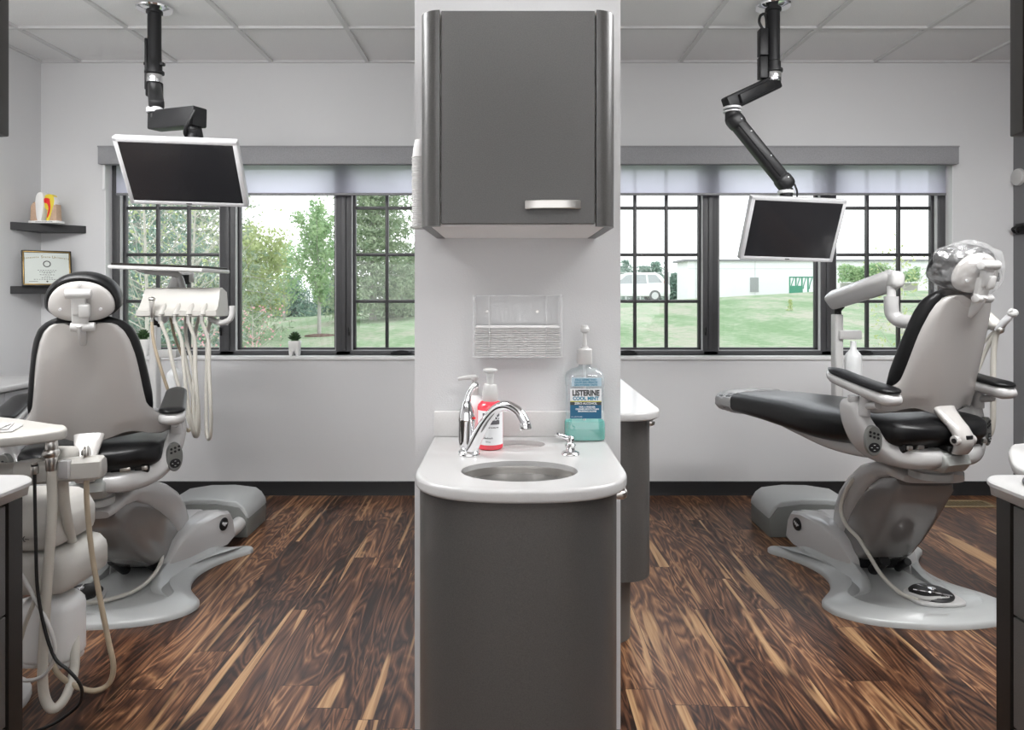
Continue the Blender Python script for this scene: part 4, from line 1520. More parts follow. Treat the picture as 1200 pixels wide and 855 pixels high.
    ws = [.232, .264, .276, .268, .236, .210, .192, .180, .168, .156, .142, .126, .105, .080, .060]

    def yr(z, x):
        base = -.045 - (z - .83) * .27
        x = abs(x)
        fwd = .055 * (x / .2) ** 2.4 if x < .2 else .055 + (x - .2) * .75
        return base + fwd - .012

    def ztop(z, x):
        # dip in the middle of the top edge
        k = max(0, (z - 1.16) / .125)
        return z - .030 * k * math.exp(-(x / .05) ** 2)
    rings = []
    NU = 30
    zz = np.concatenate([np.linspace(.828, .93, 12), np.linspace(.945, 1.20, 14), np.linspace(1.212, 1.285, 9)])
    for z in zz:
        w = float(np.interp(z, zs, ws))
        th = .030 if z < 1.27 else .022
        back, front = [], []
        for i in range(NU + 1):
            u = -1 + 2 * i / NU
            x = w * u
            # lower edge arches upwards beside the hub
            zl = z
            if z < .90:
                k = (.90 - z) / .072
                zl += .030 * k * math.exp(-((abs(x) - .13) / .07) ** 2)
            y = yr(z, x)
            edge = max(0, abs(u) - .86) / .14
            back.append((x, y + .014 * edge ** 2, ztop(zl, x)))
            front.append((x, y + th - .006 * edge ** 2, ztop(zl, x)))
        rings.append(back + front[::-1])
    bsh = ob('backrest_shell', tr(B().loft(rings), U), M['shell'], t, smooth=60)
    # hub and bracket from the shell down to the saddle
    b = B()
    hs = [((0, -.040, .890), .062, .010), ((0, -.054, .855), .052, .019), ((0, -.080, .825), .044, .026), ((0, -.112, .798), .040, .026), ((0, -.132, .772), .038, .026), ((0, -.138, .748), .038, .025), ((0, -.134, .722), .036, .022), ((0, -.122, .700), .032, .018)]
    b.loft([[(c_[0] + q[0], c_[1] + q[1], c_[2]) for q in superell(a_, d_, 28, 2.6)] for c_, a_, d_ in hs])
    b.cyl((-.046, -.136, .752), (.046, -.136, .752), .018, n=18, bev=.003)
    ob('hub', tr(b, U), M['shell'], bsh, smooth=50)
    ob('hub_pin', tr(B().cyl((-.050, -.138, .752), (-.045, -.138, .752), .009, n=14).cyl((.045, -.138, .752), (.050, -.138, .752), .009, n=14).box((0, -.158, .765), (.03, .008, .014), .002), U), M['black'], bsh)
    # cushion in front of the shell
    zc_ = [.855, .875, .92, .98, 1.05, 1.12, 1.18, 1.23, 1.265, 1.288, 1.300]
    wc_ = [.145, .180, .202, .206, .198, .187, .176, .161, .140, .108, .075]
    rings = []
    for i in range(41):
        z = .855 + (1.300 - .855) * i / 40
        w = float(sinterp(zc_, wc_, z))
        k = math.sin(PI * min(1, max(0, (z - .845) / .06)) / 2) if z < .905 else (math.cos(PI / 2 * max(0, (z - 1.25) / .056)) * .75 + .25 if z > 1.25 else 1)
        ring = []
        for q in superell(w, .036 * max(k, .3), 44, 3.2):
            x = q[0]
            ax = min(abs(x), .2)
            ring.append((x, yr(z, ax) + .058 + q[1] - .028 * (abs(x) / .2) ** 2, z))
        rings.append(ring)
    ob('back_cushion', tr(B().loft(rings), U), M['leather'], t, smooth=60)

    # ---------------- headrest
    HM = U @ Matrix.Translation((0, -.150, 1.352)) @ Matrix.Rotation(math.radians(12), 4, 'X')

    def dshape(k):
        # domed top, flatter and narrower chin
        out = []
        for i in range(44):
            a = 2 * PI * i / 44
            c_, s_ = math.cos(a), math.sin(a)
            e = 2.05 if s_ > 0 else 2.9
            x = math.copysign(abs(c_) ** (2 / e), c_)
            z = math.copysign(abs(s_) ** (2 / e), s_)
            x *= .120 if z > -.3 else .120 - .018 * ((-z - .3) / .7)
            out.append((x * k, (z * .105 if s_ > 0 else z * .062) * k))
        return out
    rings = []
    for y, k in ((-.030, .82), (-.036, .90), (-.030, .97), (-.010, 1.0), (.025, 1.0), (.050, .97), (.066, .90), (.072, .78), (.068, .5)):
        rings.append([(x, y - .03 * (x / .138) ** 2 * -1 * .5, z) for x, z in dshape(k)])
    hd = ob('headrest', tr(B().loft(rings), HM), M['leather'], t, smooth=60)
    rings = []
    for y, k in ((-.034, .86), (-.046, .85), (-.052, .80), (-.055, .5), (-.056, .1)):
        rings.append([(x, y + .02 * (x / .138) ** 2, z - .008) for x, z in dshape(k)])
    hsb = ob('headrest_shell', tr(B().loft(rings), HM), M['shell'], hd, smooth=60)
    sc = B()
    for x, z in ((-.062, -.015), (.062, -.015), (0, .072)):
        sc.cyl((x, -.046, z), (x, -.0575, z), .0048, n=12)
    ob('screw', tr(sc, HM), M['silver'], hsb)
    b = B()
    b.cyl((-.040, -.075, .045), (.040, -.075, .045), .017, n=22, bev=.004)
    b.box((0, -.072, .010), (.046, .024, .085), .008, 3)
    b.box((.016, -.074, -.015), (.036, .030, .05), .008, 3)
    b.cyl((-.030, -.07, -.075), (.046, -.07, -.075), .016, n=22, bev=.004)
    b.box((0.0, -.066, -.045), (.050, .026, .09), .008, 3)
    b.tube([(.0, -.066, -.06), (.0, -.050, -.10), (.0, -.025, -.135)], .028, 16, flat=.5)
    ob('headrest_bracket', tr(b, HM), M['plastic_white'], hd, smooth=45)

    # ---------------- armrests
    for s in (-1, 1):
        rings = []
        n = 22
        for i in range(n + 1):
            u = i / n
            y = -.115 + .345 * u
            z = .892 + .072 * u ** 1.1 + .010 * (1 - u) ** 2
            k = min(1, math.sin(PI / 2 * min(1, u / .14 + .25)), math.sin(PI / 2 * min(1, (1 - u) / .20 + .15)))
            hwid = (.040 + .009 * (1 - u)) * k
            hgt = (.023 + .004 * (1 - u)) * k
            rings.append([(s * (.280 - .010 * u) + q[0], y, z + q[1] * 1.0) for q in superell(hwid, hgt, 28, 2.6)])
        ar = ob('armrest', tr(B().loft(rings), U), M['plastic'], t, smooth=60)
        rings = []
        for i in range(n + 1):
            u = i / n
            y = -.112 + .335 * u
            z = .892 + .072 * u ** 1.1 + .010 * (1 - u) ** 2 + .021 + .009 * (1 - u)
            k = min(1, math.sin(PI / 2 * min(1, u / .14 + .2)), math.sin(PI / 2 * min(1, (1 - u) / .20 + .12)))
            rings.append([(s * (.280 - .010 * u) + q[0], y, z + q[1]) for q in superell((.039 + .0085 * (1 - u)) * k, .0125 * k, 28, 2.6)])
        ob('arm_pad', tr(B().loft(rings), U), M['leather'], ar, smooth=60)
        b = B().tube([(s * .285, .035, .83), (s * .284, .03, .875), (s * .282, .02, .915)], [.024, .020, .018], 14)
        b.cyl((s * .292, .075, .868), (s * .292, .075, .897), .021, n=20, bev=.004).cyl((s * .284, .03, .862), (s * .284, -.03, .875), .014, n=14)
        ob('arm_post', tr(b, U), M['plastic'], t)
    return t, U, HM


CH_L, U_L, H_L = dental_chair('dental chair seen from behind on the left, lowered, with bare headrest', (-1.645, 2.69), (-1.578, 2.65), math.radians(20), -.100, 12, False)
CH_R, U_R, H_R = dental_chair('raised dental chair on the right with clear film over its headrest', (1.655, 2.69), (1.60, 2.66), math.radians(18), 0.0, 0, True)

# clear film bag over the right headrest
b = bmesh.new()
bmesh.ops.create_icosphere(b, subdivisions=5, radius=1)
rn = random.Random(11)
from mathutils import noise as mnoise
for v in b.verts:
    p = v.co.copy()
    f = 1 + .10 * mnoise.noise(p * 2.3) + .05 * mnoise.noise(p * 6.0) + .02 * mnoise.noise(p * 14)
    x, y, z = p.x * .142, p.y * .092, p.z * .118
    # two loose corners at the top
    cor = max(0, p.z - .25) * max(0, abs(p.x) - .35)
    x += math.copysign(cor * .11, p.x)
    z += cor * .05
    # gathered at the neck
    if p.z < -.55:
        x *= 1 - .5 * (-p.z - .55)
        z -= .03 * (-p.z - .55)
    v.co = Vector((x * f, y * f + .005, z * f))
bb = B().merge(b, H_R)
tag(ob('headrest_film', bb, M['film'], smooth=14), 'crinkled clear plastic film bag over the headrest of the right dental chair', 'plastic cover')


# floor-mounted utility boxes in front of the chairs -------------------
def utility_box(x0, x1, s, label):
    y0, y1 = 3.66, 3.95
    t = thing('utility_box', label, 'utility box', ((x0 + x1) / 2, (y0 + y1) / 2, 0), group='grey utility boxes on the floor')
    # s = +1: rounded end towards +x, s = -1 towards -x
    xe, xo = (x1, x0) if s > 0 else (x0, x1)

    def prof(zs):
        return zs
    low = [(xe, .0), (xe + s * .004, .060), (xe + s * .0, .104), (xe - s * .040, .158), (xe - s * .16, .176), (xe - s * .3, .174), (xo + s * .0, .158), (xo, 0)]
    b = B()
    m = Matrix(((1, 0, 0, 0), (0, 0, 1, 0), (0, 1, 0, 0), (0, 0, 0, 1)))
    b.prism(low, y0, y1, .008, 2, m=m)
    body = ob('lower_box', b, M['box_grey'], t, smooth=35)
    # pale lid that wraps over the end
    top = [(xe + s * .005, .098), (xe + s * .001, .125), (xe - s * .022, .162), (xe - s * .055, .186), (xe - s * .17, .200), (xe - s * .3, .198), (xo, .178), (xo, .150), (xe - s * .3, .160), (xe - s * .16, .160), (xe - s * .05, .142), (xe - s * .010, .100)]
    b = B()
    b.prism(top, y0 + .006, y1 + .002, .010, 3, m=m)
    ob('lid', b, M['casting'], t, smooth=40)
    return t


utility_box(-1.80, -1.375, 1, 'grey utility box on the floor beyond the left dental chair')
utility_box(1.365, 1.80, -1, 'grey utility box on the floor beyond the right dental chair')
pp = ob('supply_pipe', B().tube([(-1.45, 3.48, .075), (-1.42, 3.58, .07), (-1.415, 3.672, .075)], .036, 20), M['plastic_white'])
tag(pp, 'short white pipe between the left dental chair base and the utility box', 'pipe')
# ================================================================== delivery unit by the left chair
def hose(parent, pts, r, mt, name='hose', n=10):
    return ob(name, B().tube(pts, r, n), mt, parent, smooth=70)


du = thing('delivery_unit', 'ivory instrument delivery head with hanging hoses in front of the left window', 'dental delivery unit', P(183, 505, 3.85))
# post, bracket and water bottle
py_ = 3.85
b = B()
top, bot = P(182, 381, py_), P(182, 507, py_)
b.prism(superell(.021, .03, 28, 5), 0, top.z - bot.z, .005, 2, m=Matrix.Translation((top.x, py_, bot.z)))
ob('post', b, M['plastic_white'], du)
br0, br1 = P(186, 414, py_ - .02), P(207, 414, py_ - .02)
b = B().box((br0 + br1) / 2 + Vector((0, 0, 0)), (br1.x - br0.x + .02, .055, .042), .006)
ob('bottle_bracket', b, M['plastic_white'], du)
bc_ = P(204.5, 452, py_ - .03)
b = B().lathe([(0, 0), (.034, 0), (.040, .006), (.041, .02), (.041, .105), (.037, .125), (.022, .142), (.015, .150), (.0135, .185), (0, .186)], (bc_.x, bc_.y, P(0, 456, py_).z - .03), 28)
ob('water_bottle', b, M['bottle'], du)
# arms under the post that carry it from the chair
a0 = U_L @ Vector((.05, .10, .648))
hose(du, [bot + Vector((0, 0, .03)), bot + Vector((0, -.02, -.05)), U_L @ Vector((.10, .9, .60)), U_L @ Vector((.06, .5, .60)), a0], .026, M['plastic_white'], 'carrier_arm', 14)
# balancing arm from the post to the head
hz = P(184, 381, py_)
elbow = P(215, 326, 3.62)
b = B().tube([hz, hz + Vector((.01, -.03, .05)), P(190, 365, 3.80)], .022, 14)
ob('post_joint', b, M['black'], du)
q0, q1 = P(190, 372, 3.78), P(212, 322, 3.62)
qf = frame_from(q0, q1 - q0, (0, 1, 0))
L_ = (q1 - q0).length
b = B().box((L_ / 2, 0, 0), (L_ + .05, .06, .065), .02, 3, m=qf)
b.cyl(P(219, 318, 3.62), P(219, 331, 3.62), .036, n=24, bev=.006)
b.box(P(213, 320, 3.62), (.09, .06, .03), .01)
ob('balance_arm', b, M['plastic'], du, smooth=45)
b = B().cyl(P(218, 322, 3.60), P(218, 333, 3.60), .020, n=20)
ob('arm_bush', b, M['black'], du)
# tray on top
ty = 3.42
t0, t1 = P(147, 312.5, ty), P(254, 316.5, ty - .04)
tfm = frame_from((t0 + t1) / 2, t1 - t0, (0, 1, 0))
L_ = (t1 - t0).length
b = B()
b.box((0, 0, -.004), (L_, .27, .018), .006, m=tfm)
tr_ = ob('tray', b, M['plastic_white'], du)
b = B()
for s in (-1, 1):
    b.box((0, s * .128, .010), (L_ - .03, .008, .012), .002, 1, m=tfm)
    b.box((s * (L_ / 2 - .015), 0, .010), (.008, .25, .012), .002, 1, m=tfm)
ob('tray_rim', b, M['edge_dark'], tr_)
hose(du, [P(170, 318, 3.42), P(200, 320.5, 3.42), P(209, 323, 3.45), P(213, 332, 3.45), P(215, 344, 3.42)], [.013, .015, .016, .016, .016], M['plastic'], 'tray_arm', 14)
b = B().ball(P(170, 316.5, 3.42), .026, (1.6, 1.2, .55), 12)
ob('tray_pivot', b, M['plastic'], du)
# instrument head
hy = 3.36
h0, h1 = P(164, 371, hy), P(257.5, 371, hy - .02)
HW = (h1 - h0).length
hm = frame_from((h0 + h1) / 2, h1 - h0, (0, 0, 1))        # x right, y up, z to the viewer
HH = P(0, 337, hy).z - P(0, 371, hy).z
prof = [(-.10, .012), (-.10, HH - .02), (-.06, HH), (-.035, HH), (-.026, HH - .006), (-.008, HH * .62), (.012, HH * .34), (.024, .034), (.036, .030), (.036, .006), (.030, 0), (-.09, 0)]
b = B()
rings = []
for x, k in ((-HW / 2, .95), (-HW / 2 + .006, 1.0), (HW / 2 - .006, 1.0), (HW / 2, .95)):
    # the head narrows towards the top
    ring = []
    for d, h_ in prof:
        xx = x * (1 - .055 * h_ / HH)
        ring.append(hm @ Vector((xx, HH / 2 + (h_ - HH / 2) * k, d * k)))
    rings.append(ring)
b.loft(rings)
head = ob('instrument_head', b, M['ivory'], du, smooth=35)
b = B()
xs_ = []
for px in (195, 212, 228, 244):
    x = (hm.inverted() @ P(px, 371, hy)).x
    xs_.append(x)
    # moulded arch above each holder
    b.loft([[hm @ Vector((x + a, yy, z)) for a, z in [(w * math.cos(PI * i / 10), d + .022 * math.sin(PI * i / 10) * w / .015) for i in range(11)]] for yy, w, d in ((.014, .015, .034), (.032, .014, .022), (.052, .011, .010), (.066, .004, .000))])
ob('holder_arch', b, M['ivory'], head, smooth=50)
tips = []
for x in xs_:
    p0, p1 = hm @ Vector((x, .004, .046)), hm @ Vector((x, -.030, .048))
    sc_ = ob('hose_coupling', B().cyl(p0 + Vector((0, 0, .006)), p0, .0135, n=18, bev=.002).cyl(p0, p1, .009, n=16), M['steel'], head)
    tips.append(p1)
runs = [[(197, 400, -.05), (202, 425, -.05), (210, 455, -.04), (219, 485, -.02), (226, 505, 0), (229, 511, .03), (231, 503, .05), (228, 475, .07), (221, 440, .09), (213, 400, .10)],
        [(213, 400, -.05), (215, 425, -.05), (218, 455, -.05), (223, 488, -.03), (228, 507, 0), (231, 511, .03), (233, 502, .05), (232, 470, .07), (226, 430, .09), (218, 395, .10)],
        [(228.5, 400, -.05), (229, 430, -.05), (231, 460, -.05), (233, 488, -.03), (232.5, 505, 0), (230, 509, .03), (227.5, 497, .05), (227, 460, .07), (228, 420, .09), (229, 390, .10)],
        [(244.5, 400, -.05), (245, 430, -.05), (246.5, 465, -.05), (247.5, 492, -.03), (246.5, 510, 0), (244, 514, .03), (242, 503, .05), (241.5, 470, .07), (242.5, 425, .09), (243.5, 390, .10)]]
for i, p1 in enumerate(tips):
    hose(du, [p1 + Vector((0, 0, .012))] + [P(a_, b_, hy + c_) for a_, b_, c_ in runs[i]] + [hm @ Vector((xs_[i], .004, -.06))], .0085, M['hose'], 'handpiece_hose')
# air-water syringe at the left end of the head
b = B()
s0, s1 = P(178, 352, hy - .055), P(178, 372, hy - .05)
b.cyl(s0, s1, .0125, .009, n=18, bev=.003).ball(s0 + Vector((0, 0, .006)), .016, (1.05, .9, .7), 12).cyl(s1, s1 - Vector((0, 0, .025)), .007, n=14)
ob('syringe', b, M['steel'], du)
hose(du, [s1 - Vector((0, 0, .02)), P(180, 400, hy - .05), P(188, 430, hy - .04), P(200, 465, hy), P(214, 495, hy + .06), P(222, 504, hy + .12), P(226, 480, hy + .16), P(222, 440, hy + .17), P(205, 395, hy + .15), P(200, 372, hy + .1)], .0075, M['hose_tan'], 'syringe_hose')
# looped handle at the right end
hose(du, [P(246, 373, hy + .02), P(254, 377, hy), P(263, 377.5, hy - .02), P(270, 373, hy - .03), P(272, 365, hy - .03), P(272, 358, hy - .03)], .0135, M['plastic_white'], 'handle', 14)
b = B().ball(P(262, 357, hy), .010, (1, 1, 1), 10)

# ================================================================== arm light / delivery unit of the right chair
ru = thing('support_unit', 'white post with water bottle and glossy angled arm beyond the right dental chair', 'dental delivery unit', P(981, 480, 3.65))
py_ = 3.65
top, bot = P(981, 368, py_), P(981, 486, py_)
b = B().prism(superell(.022, .03, 28, 5), 0, top.z - bot.z, .005, 2, m=Matrix.Translation((top.x, py_, bot.z)))
ob('post', b, M['plastic_white'], ru)
b = B().box(P(994.5, 392, py_ - .02), (.115, .055, .046), .006)
ob('bottle_bracket', b, M['plastic_white'], ru)
bz_ = P(0, 440, py_).z - .06
bx_ = P(1000, 400, py_ - .03)
b = B().lathe([(0, 0), (.034, 0), (.040, .006), (.041, .02), (.041, .150), (.037, .168), (.022, .186), (.0155, .195), (.0145, .235), (0, .236)], (bx_.x, bx_.y, P(0, 399, py_).z - .236), 28)
ob('water_bottle', b, M['bottle'], ru)
a0 = U_R @ Vector((.08, .10, .655))
hose(ru, [bot + Vector((0, 0, .04)), bot + Vector((-.01, -.02, -.035)), U_R @ Vector((.30, .75, .645)), U_R @ Vector((.18, .5, .635)), a0], .026, M['plastic_white'], 'carrier_arm', 14)
hose(ru, [P(982, 370, py_), P(982, 363, py_), P(986, 358, py_ - .03)], .018, M['black'], 'post_joint', 14)
# big glossy arm
q0, q1 = P(978, 351, 3.62), P(1047, 328, 3.30)
qf = frame_from(q0, q1 - q0, (0, -1, .0))
L_ = (q1 - q0).length
rings = []
for u, w, h_ in ((-.035, .018, .022), (-.022, .036, .040), (0, .040, .045), (L_ * .5, .042, .047), (L_ - .01, .043, .049), (L_ + .012, .036, .042)):
    rings.append([qf @ Vector((u, q[0], q[1])) for q in superell(w, h_, 28, 4)])
b = B().loft(rings)
ob('balance_arm', b, M['plastic'], ru, smooth=45)
b = B().box(P(1048, 327.5, 3.28), (.065, .095, .080), .026, 4)
b.cyl(P(1044.5, 335, 3.28), P(1044.5, 349, 3.28), .020, n=20)
ob('arm_end_cap', b, M['plastic_white'], ru, smooth=45)
hose(ru, [P(1044.5, 347, 3.28), P(1044.5, 358, 3.28), P(1046, 368, 3.28), P(1053, 375, 3.26), P(1063, 377, 3.22), P(1085, 378, 3.15), P(1120, 380, 3.10), P(1150, 378, 3.08)], .032, M['plastic'], 'elbow_pipe', 20)

# instrument holder with hoses on the far right of the right chair
ih = thing('instrument_holder', 'ivory arm with handpiece and drooping hoses right of the raised dental chair', 'instrument holder', P(1165, 385, 3.05))
b = B()
q0, q1 = P(1146, 362, 3.10), P(1166, 381, 3.03)
qf = frame_from(q0, q1 - q0, (0, -1, 0))
L_ = (q1 - q0).length
b.box((L_ / 2 - .05, 0, 0), (L_ + .13, .05, .05), .018, 3, m=qf)
ob('holder_arm', b, M['ivory'], ih, smooth=45)
hose(ih, [P(1152, 388, 3.10), P(1157, 380, 3.06), P(1146, 366, 3.08)], [.010, .013, .02], M['greygreen'], 'holder_bracket', 12)
hose(ih, [P(1168, 387, 3.02), P(1174, 380, 3.0), P(1181, 373, 2.98), P(1186, 368, 2.97)], [.012, .015, .015, .013], M['silver'], 'handpiece', 14)
b = B().ball(P(1187, 366.5, 2.965), .02, (1.1, .8, .9), 12).tube([P(1184, 363, 2.96), P(1190, 368, 2.96)], .010, 10)
ob('handpiece_head', b, M['plastic_white'], ih)
b = B().ball(P(1172, 386, 3.01), .018, (1, 1, 1), 12).ball(P(1175, 381, 3.0), .013, (1, 1, 1), 10)
ob('clamp', b, M['steel'], ih)
hose(ih, [P(1171, 386, 3.02), P(1166, 398, 3.04), P(1164, 425, 3.06), P(1164, 470, 3.08), P(1163, 500, 3.10), P(1158, 512, 3.12)], .0115, M['hose'], 'hose')
hose(ih, [P(1169, 386, 3.03), P(1161, 399, 3.06), P(1152, 418, 3.10), P(1143, 440, 3.12), P(1135, 455, 3.14)], .009, M['hose'], 'hose')
hose(ih, [P(1168, 386, 3.03), P(1160, 393, 3.06), P(1150, 405, 3.10), P(1142, 412, 3.12)], .006, M['hose'], 'hose')
hose(ih, [P(1146, 364, 3.10), P(1138, 372, 3.16), P(1132, 400, 3.2), P(1130, 440, 3.22), U_R @ Vector((.26, .10, .70))], .020, M['ivory'], 'carrier_arm', 12)
# small black and chrome knob on a stem by the headrest
b = B().cyl(P(1165, 330, 3.12), P(1165, 319, 3.12), .020, n=20, bev=.004)
kb = thing('light_knob', 'small black and chrome knob just right of the film covered headrest', 'knob', P(1165, 380, 3.12))
ob('knob', b, M['black'], kb)
ob('chrome_cap', B().cyl(P(1165, 319, 3.12), P(1165, 315.5, 3.12), .013, .010, n=18).cyl(P(1165, 327, 3.12), P(1165, 325, 3.12), .0208, n=20), M['chrome'], kb)
hose(kb, [P(1163, 330, 3.12), P(1156, 340, 3.12), P(1148, 350, 3.12), P(1146, 362, 3.10)], .009, M['plastic_white'], 'stem')

# ================================================================== assistant's unit at the far left
au = thing('assistant_unit', 'ivory assistant unit with suction hoses and waste bottle at the left edge', 'dental assistant unit', (-1.70, 2.15, 0))
post_x = -1.66
b = B().cyl((post_x, 2.15, .0), (post_x, 2.15, .03), .16, n=36, bev=.008).cyl((post_x, 2.15, .03), (post_x, 2.15, .86), .03, n=24)
ob('post', b, M['plastic_white'], au)
# two rounded bodies
def rounded_body(x0, x1, y0, y1, z0, z1, r, e=4):
    """box with softly rounded plan and crowned top"""
    cx_, cy_ = (x0 + x1) / 2, (y0 + y1) / 2
    a, d = (x1 - x0) / 2, (y1 - y0) / 2
    rings = []
    for z, k in ((z0, .955), (z0 + .006, .985), (z0 + .02, 1.0), (z0 + (z1 - z0) * .55, 1.0), (z1 - r * .75, .985), (z1 - r * .3, .93), (z1 - r * .08, .84), (z1, .70)):
        rings.append([(cx_ + q[0] * (1 - (1 - k) * .6 * .3 / max(a, .1)), cy_ + q[1] * k, z) for q in superell(a * (1 - (1 - k) * .5), d, 44, e)])
    return B().loft(rings)


yb0 = 2.14
x_a = P(72, 0, yb0 - .08).x
ub = ob('upper_body', rounded_body(-1.66, x_a, yb0 - .12, yb0 + .12, P(0, 643, yb0 - .1).z, P(0, 578, yb0).z, .07, 7), M['ivory'], au, smooth=50)
mk = B()
zk = P(0, 633, yb0 - .12).z
fr_ = -1.66 + (x_a + 1.66) / 2
mk.tube([P(21, 633.5, 2.013), P(26, 633, 2.013)], .0012, 6).tube([P(29, 628.5, 2.013), P(27.3, 630, 2.013), P(27.5, 633, 2.013), P(29.5, 634.5, 2.013)], .0014, 6).tube([P(29, 631.5, 2.013), P(34, 632, 2.013)], .001, 6)
ob('printed_mark', mk, M['ink'], ub)
x_b = P(94, 0, yb0 - .05).x
ob('lower_body', rounded_body(-1.66, x_b, yb0 - .12, yb0 + .12, P(0, 698, yb0 - .12).z, P(0, 647, yb0 - .1).z, .045, 9), M['ivory'], au, smooth=50)
# waste bottle
bt = P(65, 697, yb0 - .02)
zt_, zb2 = P(0, 690, yb0).z, P(0, 779, yb0 - .08).z
Hh = zt_ - zb2
rings = []
for f, k in ((0, .80), (.02, .93), (.06, .985), (.09, 1.0), (.5, 1.0), (.80, 1.0), (.88, .96), (.95, .84), (1.0, .70)):
    rings.append([(bt.x + q[0], yb0 - .03 + q[1], zb2 + Hh * f) for q in superell(.082 * k, .062 * k, 40, 3.2)])
wb_ = B().loft(rings)
for s in (-1, 1):
    wb_.box((bt.x + s * .045, yb0 - .03, zb2 - .006), (.05, .09, .022), .008)
ob('waste_bottle', wb_, M['bottle'], au, smooth=50)
# instrument bar
g0, g1 = P(20, 553, 1.98), P(122, 545, 2.04)
gf = frame_from(g0, g1 - g0, (0, 0, 1))
L_ = (g1 - g0).length
b = B()
prof = [(-.036, -.03), (-.040, -.01), (-.034, .018), (-.01, .030), (.022, .030), (.032, .018), (.032, -.026), (.024, -.034), (-.03, -.034)]
rings = []
for u, k in ((0, .9), (.006, 1), (L_ - .02, 1), (L_ - .004, .93), (L_, .8)):
    rings.append([gf @ Vector((u, h_ * k, d * k)) for d, h_ in prof])
b.loft(rings)
b.box(gf @ Vector((L_ * .42, .026, -.055)), (.085, .075, .05), .02, 3)
ob('instrument_bar', b, M['ivory'], au, smooth=38)
nb = B()
nb.box(gf @ Vector((L_ * .585, .004, .028)), (.030, .026, .052), .006)
ob('bar_notch', nb, M['plastic'], au)
ba = B().tube([gf @ Vector((.05, 0, -.03)), gf @ Vector((-.06, -.01, -.05)), Vector((post_x, 2.15, .77))], .03, 14)
ob('bar_arm', ba, M['ivory'], au)
# high-volume suction
Yv = 1.975
b = B()
b.cyl(P(60.5, 551, Yv), P(60.5, 533, Yv), .0145, .0165, n=22, bev=.002).ball(P(60, 530.5, Yv), .0215, (1, 1, .85), 12).cyl(P(60.5, 528, Yv), P(60.5, 516, Yv), .0165, .0150, n=22, bev=.002)
b.box(P(55.5, 530, Yv - .01), (.012, .02, .012), .003)
ob('suction_handle', b, M['steel'], au)
hose(au, [P(60.5, 548, Yv), P(61, 600, Yv), P(57, 660, Yv), P(53, 720, Yv), P(50, 780, Yv), P(52, 815, Yv), P(62, 830, Yv), P(76, 818, Yv + .03), P(86, 790, Yv + .08), P(88, 760, Yv + .11), P(86, 720, Yv + .16)], .0130, M['hose'], 'suction_hose', 14)
# saliva ejector
b = B()
b.cyl(P(101.5, 550, 2.02), P(101.5, 538, 2.02), .0105, .012, n=18).ball(P(101.5, 532, 2.02), .0115, (.95, .95, 2.3), 12).box(P(97.5, 530, 2.005), (.008, .012, .016), .002)
ob('ejector_handle', b, M['steel'], au)
hose(au, [P(101.5, 548, 2.02), P(102, 590, 2.02), P(108, 650, 2.02), P(118, 705, 2.02), P(127, 750, 2.02), P(133, 780, 2.02), P(128, 800, 2.02), P(112, 809, 2.02), P(92, 805, 2.03), P(72, 793, 2.04), P(60, 775, 2.06), P(58, 757, 2.16)], .0075, M['hose_tan'], 'ejector_hose')
# thick hoses going behind
hose(au, [P(74, 552, 2.03), P(76, 590, 2.05), P(82, 625, 2.10), P(86, 650, 2.22), P(70, 680, 2.30), P(40, 690, 2.28)], .0135, M['hose'], 'suction_hose', 14)
hose(au, [P(69, 553, 2.03), P(70, 590, 2.05), P(68, 630, 2.12), P(66, 650, 2.27), P(40, 680, 2.32)], .0070, M['hose'], 'hose')
hose(au, [P(56, 640, 1.99), P(53, 665, 1.98), P(42, 700, 1.975), P(30, 730, 1.98), P(22, 755, 1.99), P(12, 765, 2.0), P(-20, 770, 2.0)], .0058, M['hose'], 'hose')
hose(au, [P(5, 655, 1.99), P(24, 672, 1.985), P(40, 700, 1.97), P(56, 730, 1.96), P(64, 755, 1.96), P(62, 775, 1.96), P(50, 792, 1.96), P(30, 797, 1.97), P(10, 792, 1.98), P(-20, 780, 2.0)], .0052, M['plastic_white'], 'hose')
# black cord
b = B().cyl(P(40.5, 555, 1.955), P(40.5, 546, 1.955), .0105, n=16, bev=.001).cyl(P(40.5, 547, 1.955), P(40.5, 541.5, 1.955), .0065, n=12)
ob('cord_plug', b, M['steel'], au)
b = B().cyl(P(40.5, 546, 1.955), P(40.5, 544, 1.955), .0085, n=14)
ob('plug_ring', b, M['rubber'], au)
hose(au, [P(40.5, 555, 1.955), P(41, 590, 1.955), P(42, 640, 1.955), P(44, 690, 1.955), P(52, 735, 1.955), P(64, 770, 1.955), P(80, 785, 1.955), P(93, 800, 1.965), P(96, 815, 1.98), P(88, 830, 2.03), Vector((-1.36, 2.05, .012)), Vector((-1.48, 1.98, .008)), Vector((-1.60, 1.95, .008)), Vector((-1.75, 1.98, .008))], .0045, M['rubber'], 'black_cord')
